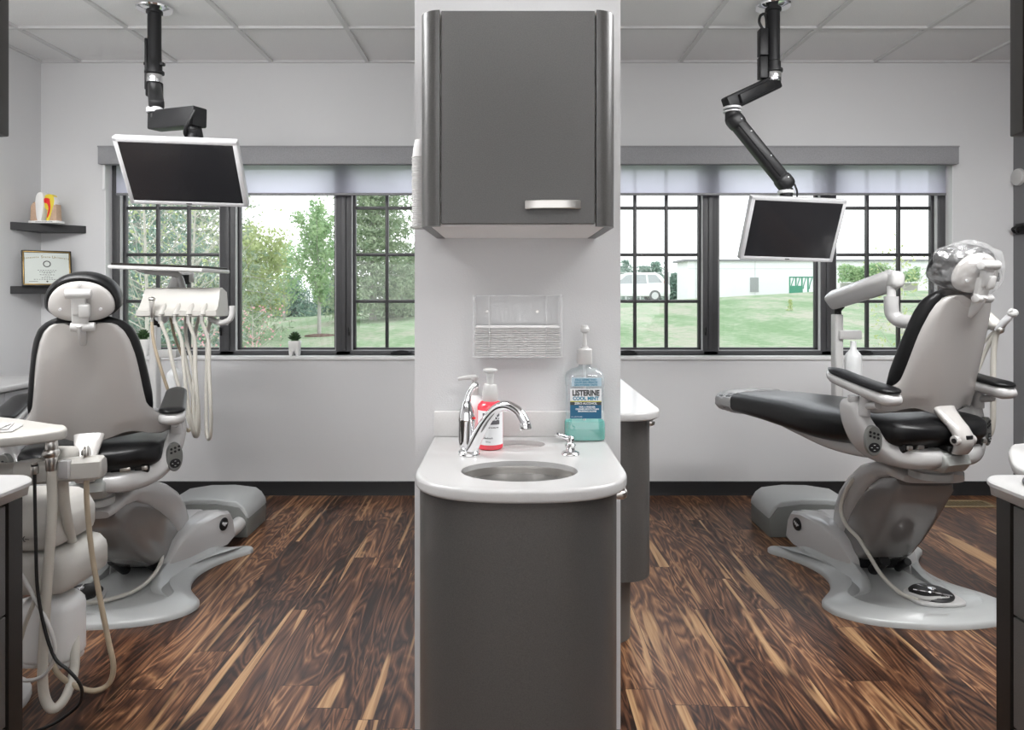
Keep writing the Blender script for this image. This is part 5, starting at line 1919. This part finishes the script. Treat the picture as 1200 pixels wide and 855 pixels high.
# white work tray above
zt0 = .90
poly = [(-1.258, 1.985), (-1.30, 2.045), (-1.342, 2.062), (-1.60, 2.185), (-2.0, 2.30), (-2.0, 1.70), (-1.60, 1.75), (-1.354, 1.868), (-1.275, 1.935)]
b = B().prism([(p.x, p.y) for p in closed_spline([(x, y, 0) for x, y in poly], 3)][::-1], zt0 - .028, zt0, .007, 3)
b.cyl((post_x, 2.05, .85), (post_x, 2.05, zt0 - .02), .06, n=24)
ob('work_tray', b, M['ivory'], au, smooth=40)
b = B().box(Vector((-1.63, 2.05, .845)), (.10, .24, .03), .01)
ob('tray_bracket', b, M['ivory'], au)
pb = B()
pm = Matrix.Translation((-1.47, 1.95, zt0)) @ rotz(.35)
for k, (dx, dy, a) in enumerate(((0, 0, .0), (-.02, .012, .12), (-.03, -.006, -.1))):
    pb.box((dx, dy, .0025 + .004 * k), (.17, .10, .003), .0, m=pm @ rotz(a))
tag(ob('paper_sheets', pb, M['paper_grey'], smooth=0), 'few grey papers lying on the ivory work tray at the left edge', 'papers')
# ================================================================== side cabinets by the camera
def side_unit(s, label_low, label_top, label_up):
    """s = -1 left, +1 right; the cabinet faces the centre of the room"""
    xf = 1.075
    t = thing('side_base_cabinet', label_low, 'cabinet', (s * 1.35, .95, 0), group='base cabinets at the picture edges')
    y0, y1 = .45, 1.55

    def sp(b, xa, xb, ya, yb_, za, zb, r=0.0, seg=1):
        return b.span(s * xa, s * xb, ya, yb_, za, zb, r, seg)
    ob('body', sp(B(), xf + .018, 1.62, y0, y1, .10, .838), M['laminate'], t)
    ob('toe_kick', sp(B(), xf + .07, 1.6, y0 + .02, y1 - .05, 0, .10), M['black_base'], t)
    b = B()
    pts = []
    for i in range(9):
        a = PI / 2 * i / 8
        pts.append((s * (xf - .004 + .035 * (1 - math.sin(a))), y1 - .035 + .035 * (1 - math.cos(a)) * 0 + .035 * math.cos(a) * 1.0 - .0))
    poly = [(s * (xf + .04), y1 + .004), (s * (xf + .012), y1 + .004), (s * (xf - .002), y1 - .008), (s * (xf - .002), y1 - .05), (s * (xf + .04), y1 - .05)]
    b.prism(poly if s > 0 else poly[::-1], .02, .838, .003, 2)
    ob('end_post', b, M['edge_dark'], t)
    ys = [(.47, .98), (.985, 1.495)]
    for (za, zb) in ((.60, .832), (.36, .595), (.11, .355)):
        for ya, yb_ in ys:
            d = ob('drawer', sp(B(), xf + .001, xf + .019, ya, yb_, za, zb, .0015), M['laminate'], t)
            hb = B()
            hy_ = (ya + yb_) / 2
            hb.tube([(s * (xf + .004), hy_ - .065, zb - .06), (s * (xf - .022), hy_ - .06, zb - .06), (s * (xf - .028), hy_, zb - .06), (s * (xf - .022), hy_ + .06, zb - .06), (s * (xf + .004), hy_ + .065, zb - .06)], .006, 8, flat=1.5)
            ob('drawer_handle', hb, M['nickel'], d)
    c = thing('side_base_counter', label_top, 'countertop', (s * 1.35, .95, .838), group='countertops at the picture edges')
    poly = [(s * 1.63, y0), (s * (xf - .015), y0), (s * (xf - .028), 1.3), (s * (xf - .030), 1.49)]
    poly += [(s * (xf - .030 + .07 * (1 - math.cos(PI / 2 * i / 8))), 1.51 + .07 * math.sin(PI / 2 * i / 8)) for i in range(9)]
    poly += [(s * 1.63, 1.58)]
    # top edge overhangs, lower edge undercut
    lo = [(s * max(abs(x), xf - .004) if abs(x) < 1.5 else x, min(y, 1.556)) for x, y in poly]
    mid_ = [(s * (abs(x) + .004) if abs(x) < 1.5 else x, min(y, 1.577)) for x, y in poly]
    rings = [[(x, y, .838) for x, y in lo], [(x, y, .862) for x, y in mid_], [(x, y, .866) for x, y in poly], [(x, y, .873) for x, y in poly], [(x, y, .876) for x, y in mid_]]
    ob('top', B().loft(rings), M['solid_surface'], c, smooth=40)
    u = thing('side_wall_cabinet', label_up, 'cabinet', (s * 1.35, .95, 1.622), group='wall cabinets at the picture edges')
    ob('body', sp(B(), xf + .016, 1.62, y0, 1.495, 1.625, ZC - .01), M['laminate'], u)
    b = B()
    poly = [(s * (xf - .002), 1.495), (s * (xf + .004), 1.508), (s * (xf + .02), 1.512), (s * (xf + .05), 1.512), (s * (xf + .05), 1.494), (s * (xf + .016), 1.46), (s * (xf - .004), 1.46)]
    b.prism(poly if s < 0 else poly[::-1], 1.622, ZC - .01, .003, 2)
    ob('end_post', b, M['edge_dark'], u)
    for ya, yb_ in ((.47, .96), (.965, 1.455)):
        d = ob('door', sp(B(), xf - .002, xf + .017, ya, yb_, 1.624, ZC - .012, .0015), M['laminate'], u)
        hb = B()
        hy_ = yb_ - .06
        hb.tube([(s * (xf + .002), hy_, 1.69), (s * (xf - .024), hy_, 1.70), (s * (xf - .024), hy_, 1.80), (s * (xf + .002), hy_, 1.81)], .006, 8)
        ob('door_handle', hb, M['nickel'], d)


side_unit(-1, 'grey laminate base cabinet with dark end post at the lower left edge', 'white countertop corner jutting in at the lower left edge', 'grey wall cabinet with dark end post at the upper left edge')
side_unit(1, 'grey laminate drawer cabinet with dark end post at the lower right edge', 'white countertop corner with a grey cord at the lower right edge', 'grey wall cabinet with dark end post at the upper right edge')

# cord on the right counter
cd = B().tube([(1.30, 1.50, .882), (1.16, 1.53, .882), (1.105, 1.50, .882), (1.10, 1.45, .882), (1.15, 1.41, .882), (1.25, 1.39, .882), (1.32, 1.40, .882)], .0055, 10)
tag(ob('counter_cord', cd, mat('charcoal_cord', (.05, .05, .055), .4), smooth=70), 'looped charcoal cord lying on the white counter at the right edge', 'cord')

# cart with white tray and device, right edge
ca = thing('side_cart', 'white tray cart standing behind the right hand counter', 'cart', (1.55, 1.95, 0))
zt = .872
poly = [(1.29, 1.78), (1.345, 1.88), (1.43, 2.0), (1.52, 2.06), (1.85, 2.10), (1.85, 1.70), (1.40, 1.68), (1.30, 1.71)]
zq = .845
b = B().prism([(p.x, p.y) for p in closed_spline([(x, y, 0) for x, y in poly], 3)], zq - .028, zq, .008, 3)
ob('tray', b, M['plastic_white'], ca, smooth=40)
b = B().cyl((1.62, 1.95, .05), (1.62, 1.95, zq - .02), .03, n=20)
for a in range(5):
    q = 2 * PI * a / 5
    b.tube([(1.62, 1.95, .07), (1.62 + .08 * math.cos(q), 1.95 + .08 * math.sin(q), .06), (1.62 + .15 * math.cos(q), 1.95 + .15 * math.sin(q), .05)], .018, 8)
ob('stand', b, M['plastic_white'], ca)
for a in range(5):
    q = 2 * PI * a / 5
    c_ = Vector((1.62 + .15 * math.cos(q), 1.95 + .15 * math.sin(q), .025))
    ob('caster', B().cyl(c_ + Vector((0, -.012, 0)), c_ + Vector((0, .012, 0)), .025, n=18, bev=.004), M['rubber'], ca)
dv = thing('bench_device', 'white box shaped device with a black top on the tray cart at the right edge', 'device', (1.60, 1.93, zq))
b = B().loft([[(1.60 + q[0] * k, 1.93 + q[1] * k, z) for q in superell(.135, .09, 36, 6)] for z, k in ((zq + .0005, .97), (zq + .01, 1.0), (zq + .13, .97), (zq + .160, .94), (zq + .167, .90))])
ob('housing', b, M['plastic_white'], dv, smooth=40)
b = B().loft([[(1.605 + q[0] * k, 1.93 + q[1] * k, z) for q in superell(.11, .07, 36, 5)] for z, k in ((zq + .165, 1.0), (zq + .185, 1.0), (zq + .192, .93))])
ob('black_top', b, M['rubber'], dv, smooth=40)

# fixtures on the dark right wall
c0 = Vector((XR, 4.375, P(0, 207, 4.36).z))
b = B().cyl(c0, c0 + Vector((-.022, 0, 0)), .055, .052, n=36, bev=.005)
tag(ob('wall_sensor', b, M['plastic_white']), 'round white fixture on the dark grey right wall', 'wall fixture')
c0 = Vector((XR, 4.36, P(0, 268, 4.36).z))
b = B().box(c0 + Vector((-.004, 0, 0)), (.007, .09, .07), .002).tube([c0 + Vector((-.005, -.02, .02)), c0 + Vector((-.035, -.01, .012)), c0 + Vector((-.04, .02, .0)), c0 + Vector((-.02, .03, -.02))], .009, 10).tube([c0 + Vector((-.005, .02, -.02)), c0 + Vector((-.03, .0, -.01)), c0 + Vector((-.036, -.02, .008))], .008, 10)
tag(ob('wall_bracket', b, M['black']), 'small black bracket on the dark grey right wall', 'bracket')

# low cabinet run along the left wall
lc = thing('low_cabinet', 'light grey cabinet with drawers along the left wall under the corner shelves', 'cabinet', (-2.73, 3.0, 0))
xf = -2.50
ob('body', B().span(XL + .009, xf - .018, 2.3, 3.86, .09, .792), M['laminate_light'], lc)
ob('toe_kick', B().span(XL + .009, xf - .07, 2.32, 3.82, 0, .092), M['black_base'], lc)
for k in range(4):
    ya = 2.305 + .388 * k
    for za, zb in ((.60, .785), (.35, .595), (.10, .345)):
        d = ob('drawer', B().span(xf - .019, xf, ya, ya + .383, za, zb, r=.002, seg=1), M['laminate_light'], lc)
        hb = B().tube([(xf - .002, ya + .13, zb - .05), (xf + .024, ya + .135, zb - .05), (xf + .028, ya + .19, zb - .05), (xf + .024, ya + .245, zb - .05), (xf - .002, ya + .25, zb - .05)], .0065, 8, flat=1.5)
        ob('drawer_handle', hb, M['nickel'], d)
lt = thing('low_counter', 'white countertop along the left wall under the corner shelves', 'countertop', (-2.73, 3.0, .793))
ob('top', B().span(XL + .001, xf + .022, 2.28, 3.89, .793, .823, r=.007, seg=3), M['solid_surface'], lt)
# ================================================================== outside the windows
GX = [(-60, .10), (-20, .12), (-9.4, .18), (-4.6, .42), (4.75, .80), (13.3, 1.29), (25, 1.45), (80, 1.5)]


def ridge(x):
    return float(np.interp(x, [g[0] for g in GX], [g[1] for g in GX]))


def ground(x, y):
    # the slope runs up along each line of sight to a ridge about 30 m out
    xr = x / max(y, 1) * 30
    u = min(1, max(0, (y - 5.5) / 24.5))
    z = ridge(xr) * (u * u * (3 - 2 * u) * .5 + u * .5)
    if y > 30:
        z -= (y - 30) * .012
    return z - .02


b = B()
verts, faces = [], []
ysg = list(np.concatenate([np.linspace(YO + .02, 34, 50), np.linspace(36, 120, 16)]))
xsn = np.linspace(-1, 1, 61)
rn = random.Random(2)
for y in ysg:
    for u in xsn:
        x = u * (8 + y * 1.35)
        verts.append((x, y, ground(x, y) + (.012 * math.sin(x * 1.7 + y) + rn.uniform(-.01, .01)) * min(1, y / 12)))
nx_ = len(xsn)
for i in range(len(ysg) - 1):
    for j in range(nx_ - 1):
        faces.append((i * nx_ + j, i * nx_ + j + 1, (i + 1) * nx_ + j + 1, (i + 1) * nx_ + j))
b.raw(verts, faces)
lw = ob('lawn', b, M['lawn'])
lw['kind'] = 'structure'


def leaf_mesh(name, pts, size, material, parent, rnd, flat=.5, jitter=.5):
    n = len(pts)
    rng = np.random.default_rng(rnd)
    c = np.array(pts)
    a = rng.normal(size=(n, 3)); a /= np.linalg.norm(a, axis=1)[:, None]
    t = rng.normal(size=(n, 3))
    bvec = np.cross(a, t); bvec /= np.linalg.norm(bvec, axis=1)[:, None]
    s = size * (1 + jitter * rng.uniform(-1, 1, size=(n, 1)))
    v = np.empty((n, 4, 3))
    v[:, 0] = c - a * s
    v[:, 1] = c + bvec * s * flat
    v[:, 2] = c + a * s
    v[:, 3] = c - bvec * s * flat
    rm = ROOTM[parent.name].inverted()
    v = v.reshape(-1, 3) + np.array(rm.translation)
    me = bpy.data.meshes.new(name)
    me.vertices.add(n * 4)
    me.vertices.foreach_set('co', v.ravel())
    me.loops.add(n * 4)
    me.loops.foreach_set('vertex_index', np.arange(n * 4))
    me.polygons.add(n)
    me.polygons.foreach_set('loop_start', np.arange(n) * 4)
    me.polygons.foreach_set('loop_total', np.full(n, 4))
    me.update()
    me.validate()
    me.materials.append(material)
    o = bpy.data.objects.new(name, me)
    COL.objects.link(o)
    o.parent = parent
    return o


def broadleaf(label, px, Y, top_py, spread, nleaf, size, fm, bark, seed, low=.25, cone=.5, group=None, trunk=.06, mulch=False, branches=9, scatter=.22, cat='tree'):
    """trunk with rising branches; leaves scattered about the branches"""
    rnd_ = random.Random(seed)
    x = (px - VX) / F * Y
    g = ground(x, Y)
    base = Vector((x, Y, g - .03))
    H = P(px, top_py, Y).z - g
    name = 'deciduous_tree' if cat == 'tree' else 'flowering_shrub'
    t = thing(name, label, cat, base, group=group)
    w = B()
    lean = Vector((rnd_.uniform(-.04, .04), rnd_.uniform(-.04, .04), 0)) * H
    w.tube([base, base + Vector((0, 0, H * .3)), base + lean * .5 + Vector((0, 0, H * .6)), base + lean + Vector((0, 0, H * .93))], [trunk, trunk * .8, trunk * .5, trunk * .12], 8, 5)
    pts = []
    for i in range(branches):
        u = low + (.88 - low) * (i + rnd_.random() * .6) / branches
        a = i * 2.4 + rnd_.uniform(-.4, .4)
        prof = math.sin(PI * min(1, (u - low) / (1 - low) * .85 + .12)) ** cone
        L = spread * prof * rnd_.uniform(.75, 1.1)
        s = base + lean * u + Vector((0, 0, H * u))
        e = s + Vector((math.cos(a) * L, math.sin(a) * L, H * .16 + L * .35))
        m_ = (s + e) / 2 + Vector((0, 0, -.04 * H))
        w.tube([s, m_, e], [trunk * .35 * (1 - u * .6), trunk * .2, trunk * .06], 5, 4)
        for k in range(2):
            f = rnd_.uniform(.4, .9)
            q = s.lerp(e, f)
            e2 = q + Vector((rnd_.uniform(-.4, .4) * L, rnd_.uniform(-.4, .4) * L, rnd_.uniform(.05, .3) * L + .03 * H))
            w.tube([q, e2], [trunk * .14, trunk * .04], 4, 1)
            for _ in range(nleaf // (branches * 4)):
                c_ = q.lerp(e2, rnd_.random())
                pts.append((c_.x + rnd_.gauss(0, scatter * spread), c_.y + rnd_.gauss(0, scatter * spread), c_.z + rnd_.gauss(0, scatter * spread)))
        for _ in range(nleaf // (branches * 2)):
            c_ = s.lerp(e, rnd_.random() ** .6)
            pts.append((c_.x + rnd_.gauss(0, scatter * spread), c_.y + rnd_.gauss(0, scatter * spread), c_.z + rnd_.gauss(0, scatter * spread)))
    for _ in range(nleaf // 12):
        u = rnd_.uniform(.7, 1.0)
        c_ = base + lean * u + Vector((0, 0, H * u))
        r_ = (1.05 - u) * spread * .6
        pts.append((c_.x + rnd_.gauss(0, r_), c_.y + rnd_.gauss(0, r_), c_.z))
    ob('trunk', w, bark, t, smooth=60)
    leaf_mesh('foliage', pts, size, fm, t, seed)
    return t, base, H


def conifer(label, px, Y, top_py, spread, nleaf, size, fm, seed, low=.1, group=None, trunk=.12, py_base=None):
    rnd_ = random.Random(seed)
    x = (px - VX) / F * Y
    g = ground(x, Y)
    base = Vector((x, Y, g - .03))
    H = P(px, top_py, Y).z - g
    t = thing('conifer_tree', label, 'tree', base, group=group)
    w = B().tube([base, base + Vector((0, 0, H * .5)), base + Vector((0, 0, H))], [trunk, trunk * .6, trunk * .08], 8, 4)
    pts = []
    tiers = 16
    for i in range(tiers):
        u = low + (1 - low) * i / tiers
        R_ = spread * (1 - u) ** .75 / (1 - low) ** .75 * rnd_.uniform(.85, 1.1) + .05
        nb_ = 9
        for k in range(nb_):
            a = 2 * PI * k / nb_ + i * .7 + rnd_.uniform(-.3, .3)
            R2 = R_ * rnd_.uniform(.75, 1.15)
            s = base + Vector((0, 0, H * u))
            e = s + Vector((math.cos(a) * R2, math.sin(a) * R2, -.10 * R2 + .02 * H))
            if k % 3 == 0:
                w.tube([s, (s + e) / 2 + Vector((0, 0, .05 * R2)), e], [trunk * .18, trunk * .1, trunk * .03], 4, 3)
            nn = int(nleaf * (R_ / spread + .15) / (tiers * nb_ * .6)) + 1
            for _ in range(nn):
                f = rnd_.random() ** .65
                c_ = s.lerp(e, f)
                pts.append((c_.x + rnd_.gauss(0, .10 * spread), c_.y + rnd_.gauss(0, .10 * spread), c_.z - abs(rnd_.gauss(0, .045 * H * (.4 + f * .6)))))
    ob('trunk', w, M['bark'], t, smooth=60)
    leaf_mesh('foliage', pts, size, fm, t, seed, flat=.28)
    return t


GT = 'trees beyond the left window'
# left casement: bare pale branches before evergreens
broadleaf('pale bare branched tree with few yellow buds behind the left casement window', 172, 10.5, 120, 1.5, 1500, .026, M['f_yellow'], M['bark_pale'], 21, low=.12, cone=.3, group=GT, trunk=.032, branches=60, scatter=.25)
broadleaf('pale bare tree with twiggy branches near the mullion of the left window', 225, 12.5, 140, 1.2, 1200, .026, M['f_yellow'], M['bark_pale'], 22, low=.10, cone=.3, group=GT, trunk=.030, branches=50, scatter=.25)
conifer('dark evergreen directly behind the pale bare branches on the far left', 160, 15, 130, 2.3, 9000, .075, M['f_blue'], 31, low=.02, group=GT)
conifer('mid green evergreen behind the pale bare branches beside the mullion', 228, 17, 110, 2.3, 9000, .08, M['f_spruce'], 32, low=.02, group=GT)
# middle pane
broadleaf('yellow green leafy tree on the left side of the middle pane', 296, 21, 282, 1.15, 7000, .060, M['f_yellow'], M['bark'], 41, low=.08, cone=.4, group=GT, trunk=.08, branches=16, scatter=.16)
broadleaf('thin light green tree behind the yellow green tree', 333, 27, 292, 1.05, 1500, .065, M['f_green'], M['bark'], 42, low=.25, cone=.5, group=GT, trunk=.06, branches=12, scatter=.16)
conifer('low blue green conifer under the thin tree in the middle pane', 340, 31, 322, 1.7, 5000, .09, M['f_blue'], 43, low=.0, group=GT)
conifer('blue green conifer half hidden right of the planted tree', 394, 33, 322, 1.6, 5000, .09, M['f_blue'], 44, low=.0, group=GT)
tt_, tb3, tH = broadleaf('upright fresh green tree with a mulch ring in the middle pane', 374, 18.5, 248, .62, 5200, .046, M['f_green'], M['bark'], 45, low=.24, cone=.7, group=GT, trunk=.055, branches=16, scatter=.15)
mr = B().lathe([(0, .0), (.42, 0), (.40, .03), (.2, .06), (0, .07)], tb3 + Vector((.04, 0, .02)), 28)
tag(ob('mulch_ring', mr, M['mulch'], smooth=60), 'brown mulch ring around the fresh green tree on the lawn', 'mulch ring')
# right casement of the left window
conifer('tall broad spruce behind the right casement of the left window', 437, 24.5, 130, 2.0, 15000, .095, M['f_spruce'], 51, low=.10, group=GT, trunk=.13)
conifer('second spruce at the right end of the left window by the partition', 486, 27, 292, 1.7, 12000, .10, M['f_spruce'], 52, low=.04, group=GT, trunk=.13)
conifer('spruce hidden mostly behind the grey partition', 560, 30, 215, 2.2, 5000, .11, M['f_spruce'], 53, low=.04, group=GT)


# pink flowering shrubs close to the glass
def pink_shrub(label, px, Y, top, seed, n=170):
    t, base, H = broadleaf(label, px, Y, top, .42, 120, .02, M['f_green'], M['bark_pale'], seed, low=.10, cone=.3, trunk=.018, branches=18, scatter=.3, cat='shrub', group='pink flowering shrubs under the left window')
    rnd_ = random.Random(seed + 1)
    pts = []
    for _ in range(n):
        u = rnd_.uniform(.45, 1.0)
        a = rnd_.uniform(0, 2 * PI)
        r_ = .42 * rnd_.random() ** .6
        pts.append((base.x + r_ * math.cos(a), base.y + r_ * math.sin(a), base.z + H * u))
    leaf_mesh('blossoms', pts, .015, M['f_pink'], t, seed + 2, flat=.9)


pink_shrub('pink flowering shrub at the left side of the middle pane', 296, 9.5, 355, 61)
pink_shrub('pink flowering shrub behind the hanging instrument hoses', 244, 9.0, 352, 63)

# right window: young tree close to the glass
broadleaf('slender young tree with sparse yellow leaves beyond the right casement', 1058, 8.2, 296, .50, 420, .022, M['f_yellow'], M['bark_pale'], 71, low=.10, cone=.5, group='trees beyond the right window', trunk=.016, branches=16, scatter=.22)
for i, (px, tp, sp_, lab) in enumerate(((733, 302, 1.6, 'evergreen left of the white car roof by the partition'), (754, 309, 1.5, 'evergreen directly behind the white car'), (768, 304, 1.7, 'tallest evergreen behind the rear of the white car'), (791, 318, 1.2, 'small evergreen to the right of the white car'))):
    conifer(lab, px, 58, tp, sp_, 2200, .16, M['f_blue'], 80 + i, low=.02, group='evergreens behind the white car', trunk=.1)
# seedling on the lawn
sx0, sy0 = (926 - VX) / F * 20, 20
sg = thing('lawn_seedling', 'tiny yellow green seedling on the lawn under the right monitor', 'plant', (sx0, sy0, ground(sx0, sy0)))
rnd_ = random.Random(5)
pts = [(sx0 + rnd_.gauss(0, .05 * (1.2 - u)), sy0 + rnd_.gauss(0, .06), ground(sx0, sy0) + .02 + .30 * u) for u in [rnd_.random() for _ in range(160)]]
leaf_mesh('foliage', pts, .028, M['f_yellow'], sg, 7)
ob('stem', B().cyl((sx0, sy0, ground(sx0, sy0) - .02), (sx0, sy0, ground(sx0, sy0) + .3), .008, n=6), M['bark'], sg)

# hedge in front of the building on the right
hx0, hx1, hy = (985 - VX) / F * 36, (1075 - VX) / F * 36, 36
hg = thing('hedge_row', 'low green hedge in front of the white building beyond the right casement', 'hedge', ((hx0 + hx1) / 2, hy, ground((hx0 + hx1) / 2, hy)))
rnd_ = random.Random(8)
pts = []
for _ in range(5200):
    x = rnd_.uniform(hx0, hx1)
    hmax = .75 + .35 * math.sin(x * 2.1) * math.sin(x * .7)
    pts.append((x, hy + rnd_.gauss(0, .25), ground(x, hy) + rnd_.random() * hmax + .55))
leaf_mesh('foliage', pts, .07, M['f_green'], hg, 9)
ob('stems', B().span(hx0, hx1, hy - .05, hy + .05, ground(hx0, hy) - .1, ground(hx0, hy) + .5), M['bark'], hg)

# white building
bt = thing('warehouse_building', 'long white flat roofed building behind the right window', 'building', (22, 48, 1))
bx0, bx1, by = (806 - VX) / F * 47, 45.0, 47
zb4, zt4 = .6, P(0, 306, 47).z
ob('cladding', B().span(bx0, bx1, by, by + 3, zb4 - 1, zt4), M['white_ext'], bt)
ob('roof_edge', B().span(bx0 - .3, bx1 + .6, by - .15, by + 3.1, zt4, zt4 + .13), M['grey_ext'], bt)
sm = B()
for x in np.arange(bx0 + .5, bx1, 4.0):
    sm.span(x, x + .04, by - .02, by + .01, zb4, zt4)
sm.span(bx0, bx1, by - .02, by + .01, P(0, 315, 47).z, P(0, 315, 47).z + .03)
ob('panel_seam', sm, mat('pale_grey_seam', (.62, .62, .63), .6), bt)
for px in (884.5,):
    x = (px - VX) / F * 46.9
    ob('door', B().span(x - .28, x + .28, by - .05, by + .02, P(0, 342, 46.9).z, P(0, 325, 46.9).z), mat('grey_door', (.35, .36, .36), .5), bt)

# green rack by the building
rx0, rx1, ry = (925.5 - VX) / F * 44, (954 - VX) / F * 44, 44
gk = thing('green_rack', 'green metal rack on the lawn edge right of the monitor', 'rack', ((rx0 + rx1) / 2, ry, .8))
z0, z1 = P(0, 344, ry).z - .3, P(0, 324, ry).z
b = B()
for x in np.linspace(rx0, rx1, 5):
    b.span(x - .035, x + .035, ry - .04, ry + .04, z0, z1)
b.span(rx0, rx1, ry - .04, ry + .04, z1 - .08, z1)
b.span(rx0, rx0 + .75, ry - .05, ry - .01, z0 + .2, z0 + .8)
for i, x in enumerate(np.linspace(rx0, rx1, 5)[:-1]):
    b.tube([(x + .28, ry, z1), (x + .12, ry, (z0 + z1) / 2 + .2), (x + .08, ry, z0 + .6)], .03, 6)
ob('frame', b, M['green_paint'], gk)

# chain-link fence
fy = 50
fn = thing('chain_fence', 'pale metal fence behind the white car', 'fence', (9, fy, 1))
fx0, fx1 = (700 - VX) / F * fy, (784 - VX) / F * fy
zf0, zf1 = .6, P(0, 319, fy).z
b = B().span(fx0, fx1, fy - .03, fy + .03, zf1 - .05, zf1)
ob('top_rail', b, M['fence'], fn)
for x in np.linspace(fx0, fx1, 6):
    ob('post', B().cyl((x, fy, zf0 - .3), (x, fy, zf1 + .05), .05, n=8), M['fence'], fn)
b = B()
for x in np.arange(fx0, fx1, .22):
    b.span(x - .008, x + .008, fy - .005, fy + .005, zf0, zf1)
for z in np.arange(zf0, zf1, .22):
    b.span(fx0, fx1, fy - .004, fy + .004, z - .008, z + .008)
ob('wire_mesh', b, M['fence'], fn, smooth=0)

# white car, seen from its side, rear to the right
cy = 40
cx1 = (786 - VX) / F * cy
gz = P(0, 353, cy).z
car = thing('car', 'white estate car parked beyond the lawn behind the right window', 'car', (cx1 - 2.3, cy + .9, gz))
cm = Matrix(((1, 0, 0, cx1 - 4.5), (0, 0, 1, cy), (0, 1, 0, gz), (0, 0, 0, 1)))
body = [(.0, .35), (.05, .72), (.35, .88), (1.15, .98), (4.32, 1.02), (4.47, .9), (4.5, .45), (4.4, .28), (.1, .28)]
b = B().prism(body, 0, 1.75, .08, 2, m=cm)
ob('body', b, M['car_white'], car)
roof = [(1.05, .95), (1.85, 1.56), (2.2, 1.64), (3.7, 1.62), (3.98, 1.5), (4.36, 1.0)]
ob('cabin', B().prism(roof, .12, 1.63, .06, 2, m=cm), M['car_white'], car)
for poly in ([(1.42, 1.02), (1.98, 1.5), (2.32, 1.54), (2.32, 1.02)], [(2.42, 1.02), (2.42, 1.54), (3.1, 1.54), (3.16, 1.02)], [(3.27, 1.05), (3.2, 1.54), (3.68, 1.52), (4.05, 1.08)]):
    ob('side_window', B().prism(poly, .10, .13, .01, 1, m=cm), M['car_glass'], car)
ob('tail_lamp', B().prism([(4.18, .98), (4.12, 1.14), (4.24, 1.14), (4.36, .98)], .06, .16, .01, 1, m=cm), M['red_lamp'], car)
for x in (.95, 3.6):
    for yw in (.02, 1.58):
        c_ = cm @ Vector((x, .33, yw))
        w_ = ob('wheel', B().cyl(c_ + Vector((0, -.03, 0)), c_ + Vector((0, .18, 0)), .33, n=28, bev=.04), M['tyre'], car)
        ob('hub_cap', B().cyl(c_ + Vector((0, -.035, 0)), c_ + Vector((0, .0, 0)), .2, n=20), M['silver'], w_)

# ================================================================== light
w = bpy.data.worlds.new('sky')
SC.world = w
w.use_nodes = True
nt = w.node_tree
bg = nt.nodes['Background']
tc = nt.nodes.new('ShaderNodeTexCoord')
sp_ = nt.nodes.new('ShaderNodeSeparateXYZ')
nt.links.new(tc.outputs['Generated'], sp_.inputs[0])
rp = nt.nodes.new('ShaderNodeValToRGB')
rp.color_ramp.elements[0].position = 0.0
rp.color_ramp.elements[0].color = (.97, .975, .985, 1)
rp.color_ramp.elements[1].position = 0.6
rp.color_ramp.elements[1].color = (.90, .94, 1, 1)
nt.links.new(sp_.outputs['Z'], rp.inputs['Fac'])
nt.links.new(rp.outputs['Color'], bg.inputs['Color'])
bg.inputs['Strength'].default_value = 2.3


def lamp(x, y, power, sx=1.15, sy=.56, col=(.985, .99, 1)):
    d = bpy.data.lights.new('ceiling_panel', 'AREA')
    d.shape = 'RECTANGLE'
    d.size, d.size_y = sx, sy
    d.energy = power
    d.color = col
    o = bpy.data.objects.new('ceiling_panel', d)
    COL.objects.link(o)
    o.location = (x, y, ZC - .012)


# ceiling troffers, out of frame above the chairs and the camera
for x, y, p in ((-1.9, 2.3, 12), (1.9, 2.3, 16), (-1.3, -1.2, 34), (1.3, -1.2, 36)):
    lamp(x, y, p, 1.15, .9 if y > 2 else .56)


def uplight(x, y, power):
    """unseen fill light added to brighten the ceiling"""
    d = bpy.data.lights.new('ceiling_fill', 'AREA')
    d.shape = 'RECTANGLE'
    d.size, d.size_y = 1.3, .25
    d.energy = power
    o = bpy.data.objects.new('ceiling_fill', d)
    COL.objects.link(o)
    o.location = (x, y, 2.30)
    o.rotation_euler = (PI, 0, 0)


for x, y, p in ((-1.7, 1.7, 50), (1.7, 1.7, 46), (0, .0, 34)):
    uplight(x, y, p)

# unseen fill lights added above the chair heads to brighten the window wall
for x, p in ((-1.75, 44), (1.75, 50)):
    d = bpy.data.lights.new('wall_fill', 'AREA')
    d.shape = 'RECTANGLE'
    d.size, d.size_y = 1.7, .35
    d.energy = p
    o = bpy.data.objects.new('wall_fill', d)
    COL.objects.link(o)
    o.location = (x, 2.0, 2.40)
    o.rotation_euler = (math.radians(16), 0, 0)
# broad fill light added behind the camera; the wall there has no opening
d = bpy.data.lights.new('rear_fill', 'AREA')
d.shape = 'RECTANGLE'
d.size, d.size_y = 5.0, 1.7
d.energy = 38
d.color = (.97, .985, 1)
o = bpy.data.objects.new('rear_fill', d)
COL.objects.link(o)
o.location = (0, YF + .05, 1.35)
o.rotation_euler = (PI / 2, 0, 0)

SC.view_settings.view_transform = 'Standard'
SC.view_settings.look = 'None'
SC.view_settings.exposure = 0.0
SC.view_settings.gamma = 1.0
SC.view_settings.use_curve_mapping = False
SC.cycles.use_denoising = True
SC.cycles.max_bounces = 10
SC.cycles.transparent_max_bounces = 24
SC.cycles.sample_clamp_indirect = 8
bpy.context.view_layer.update()
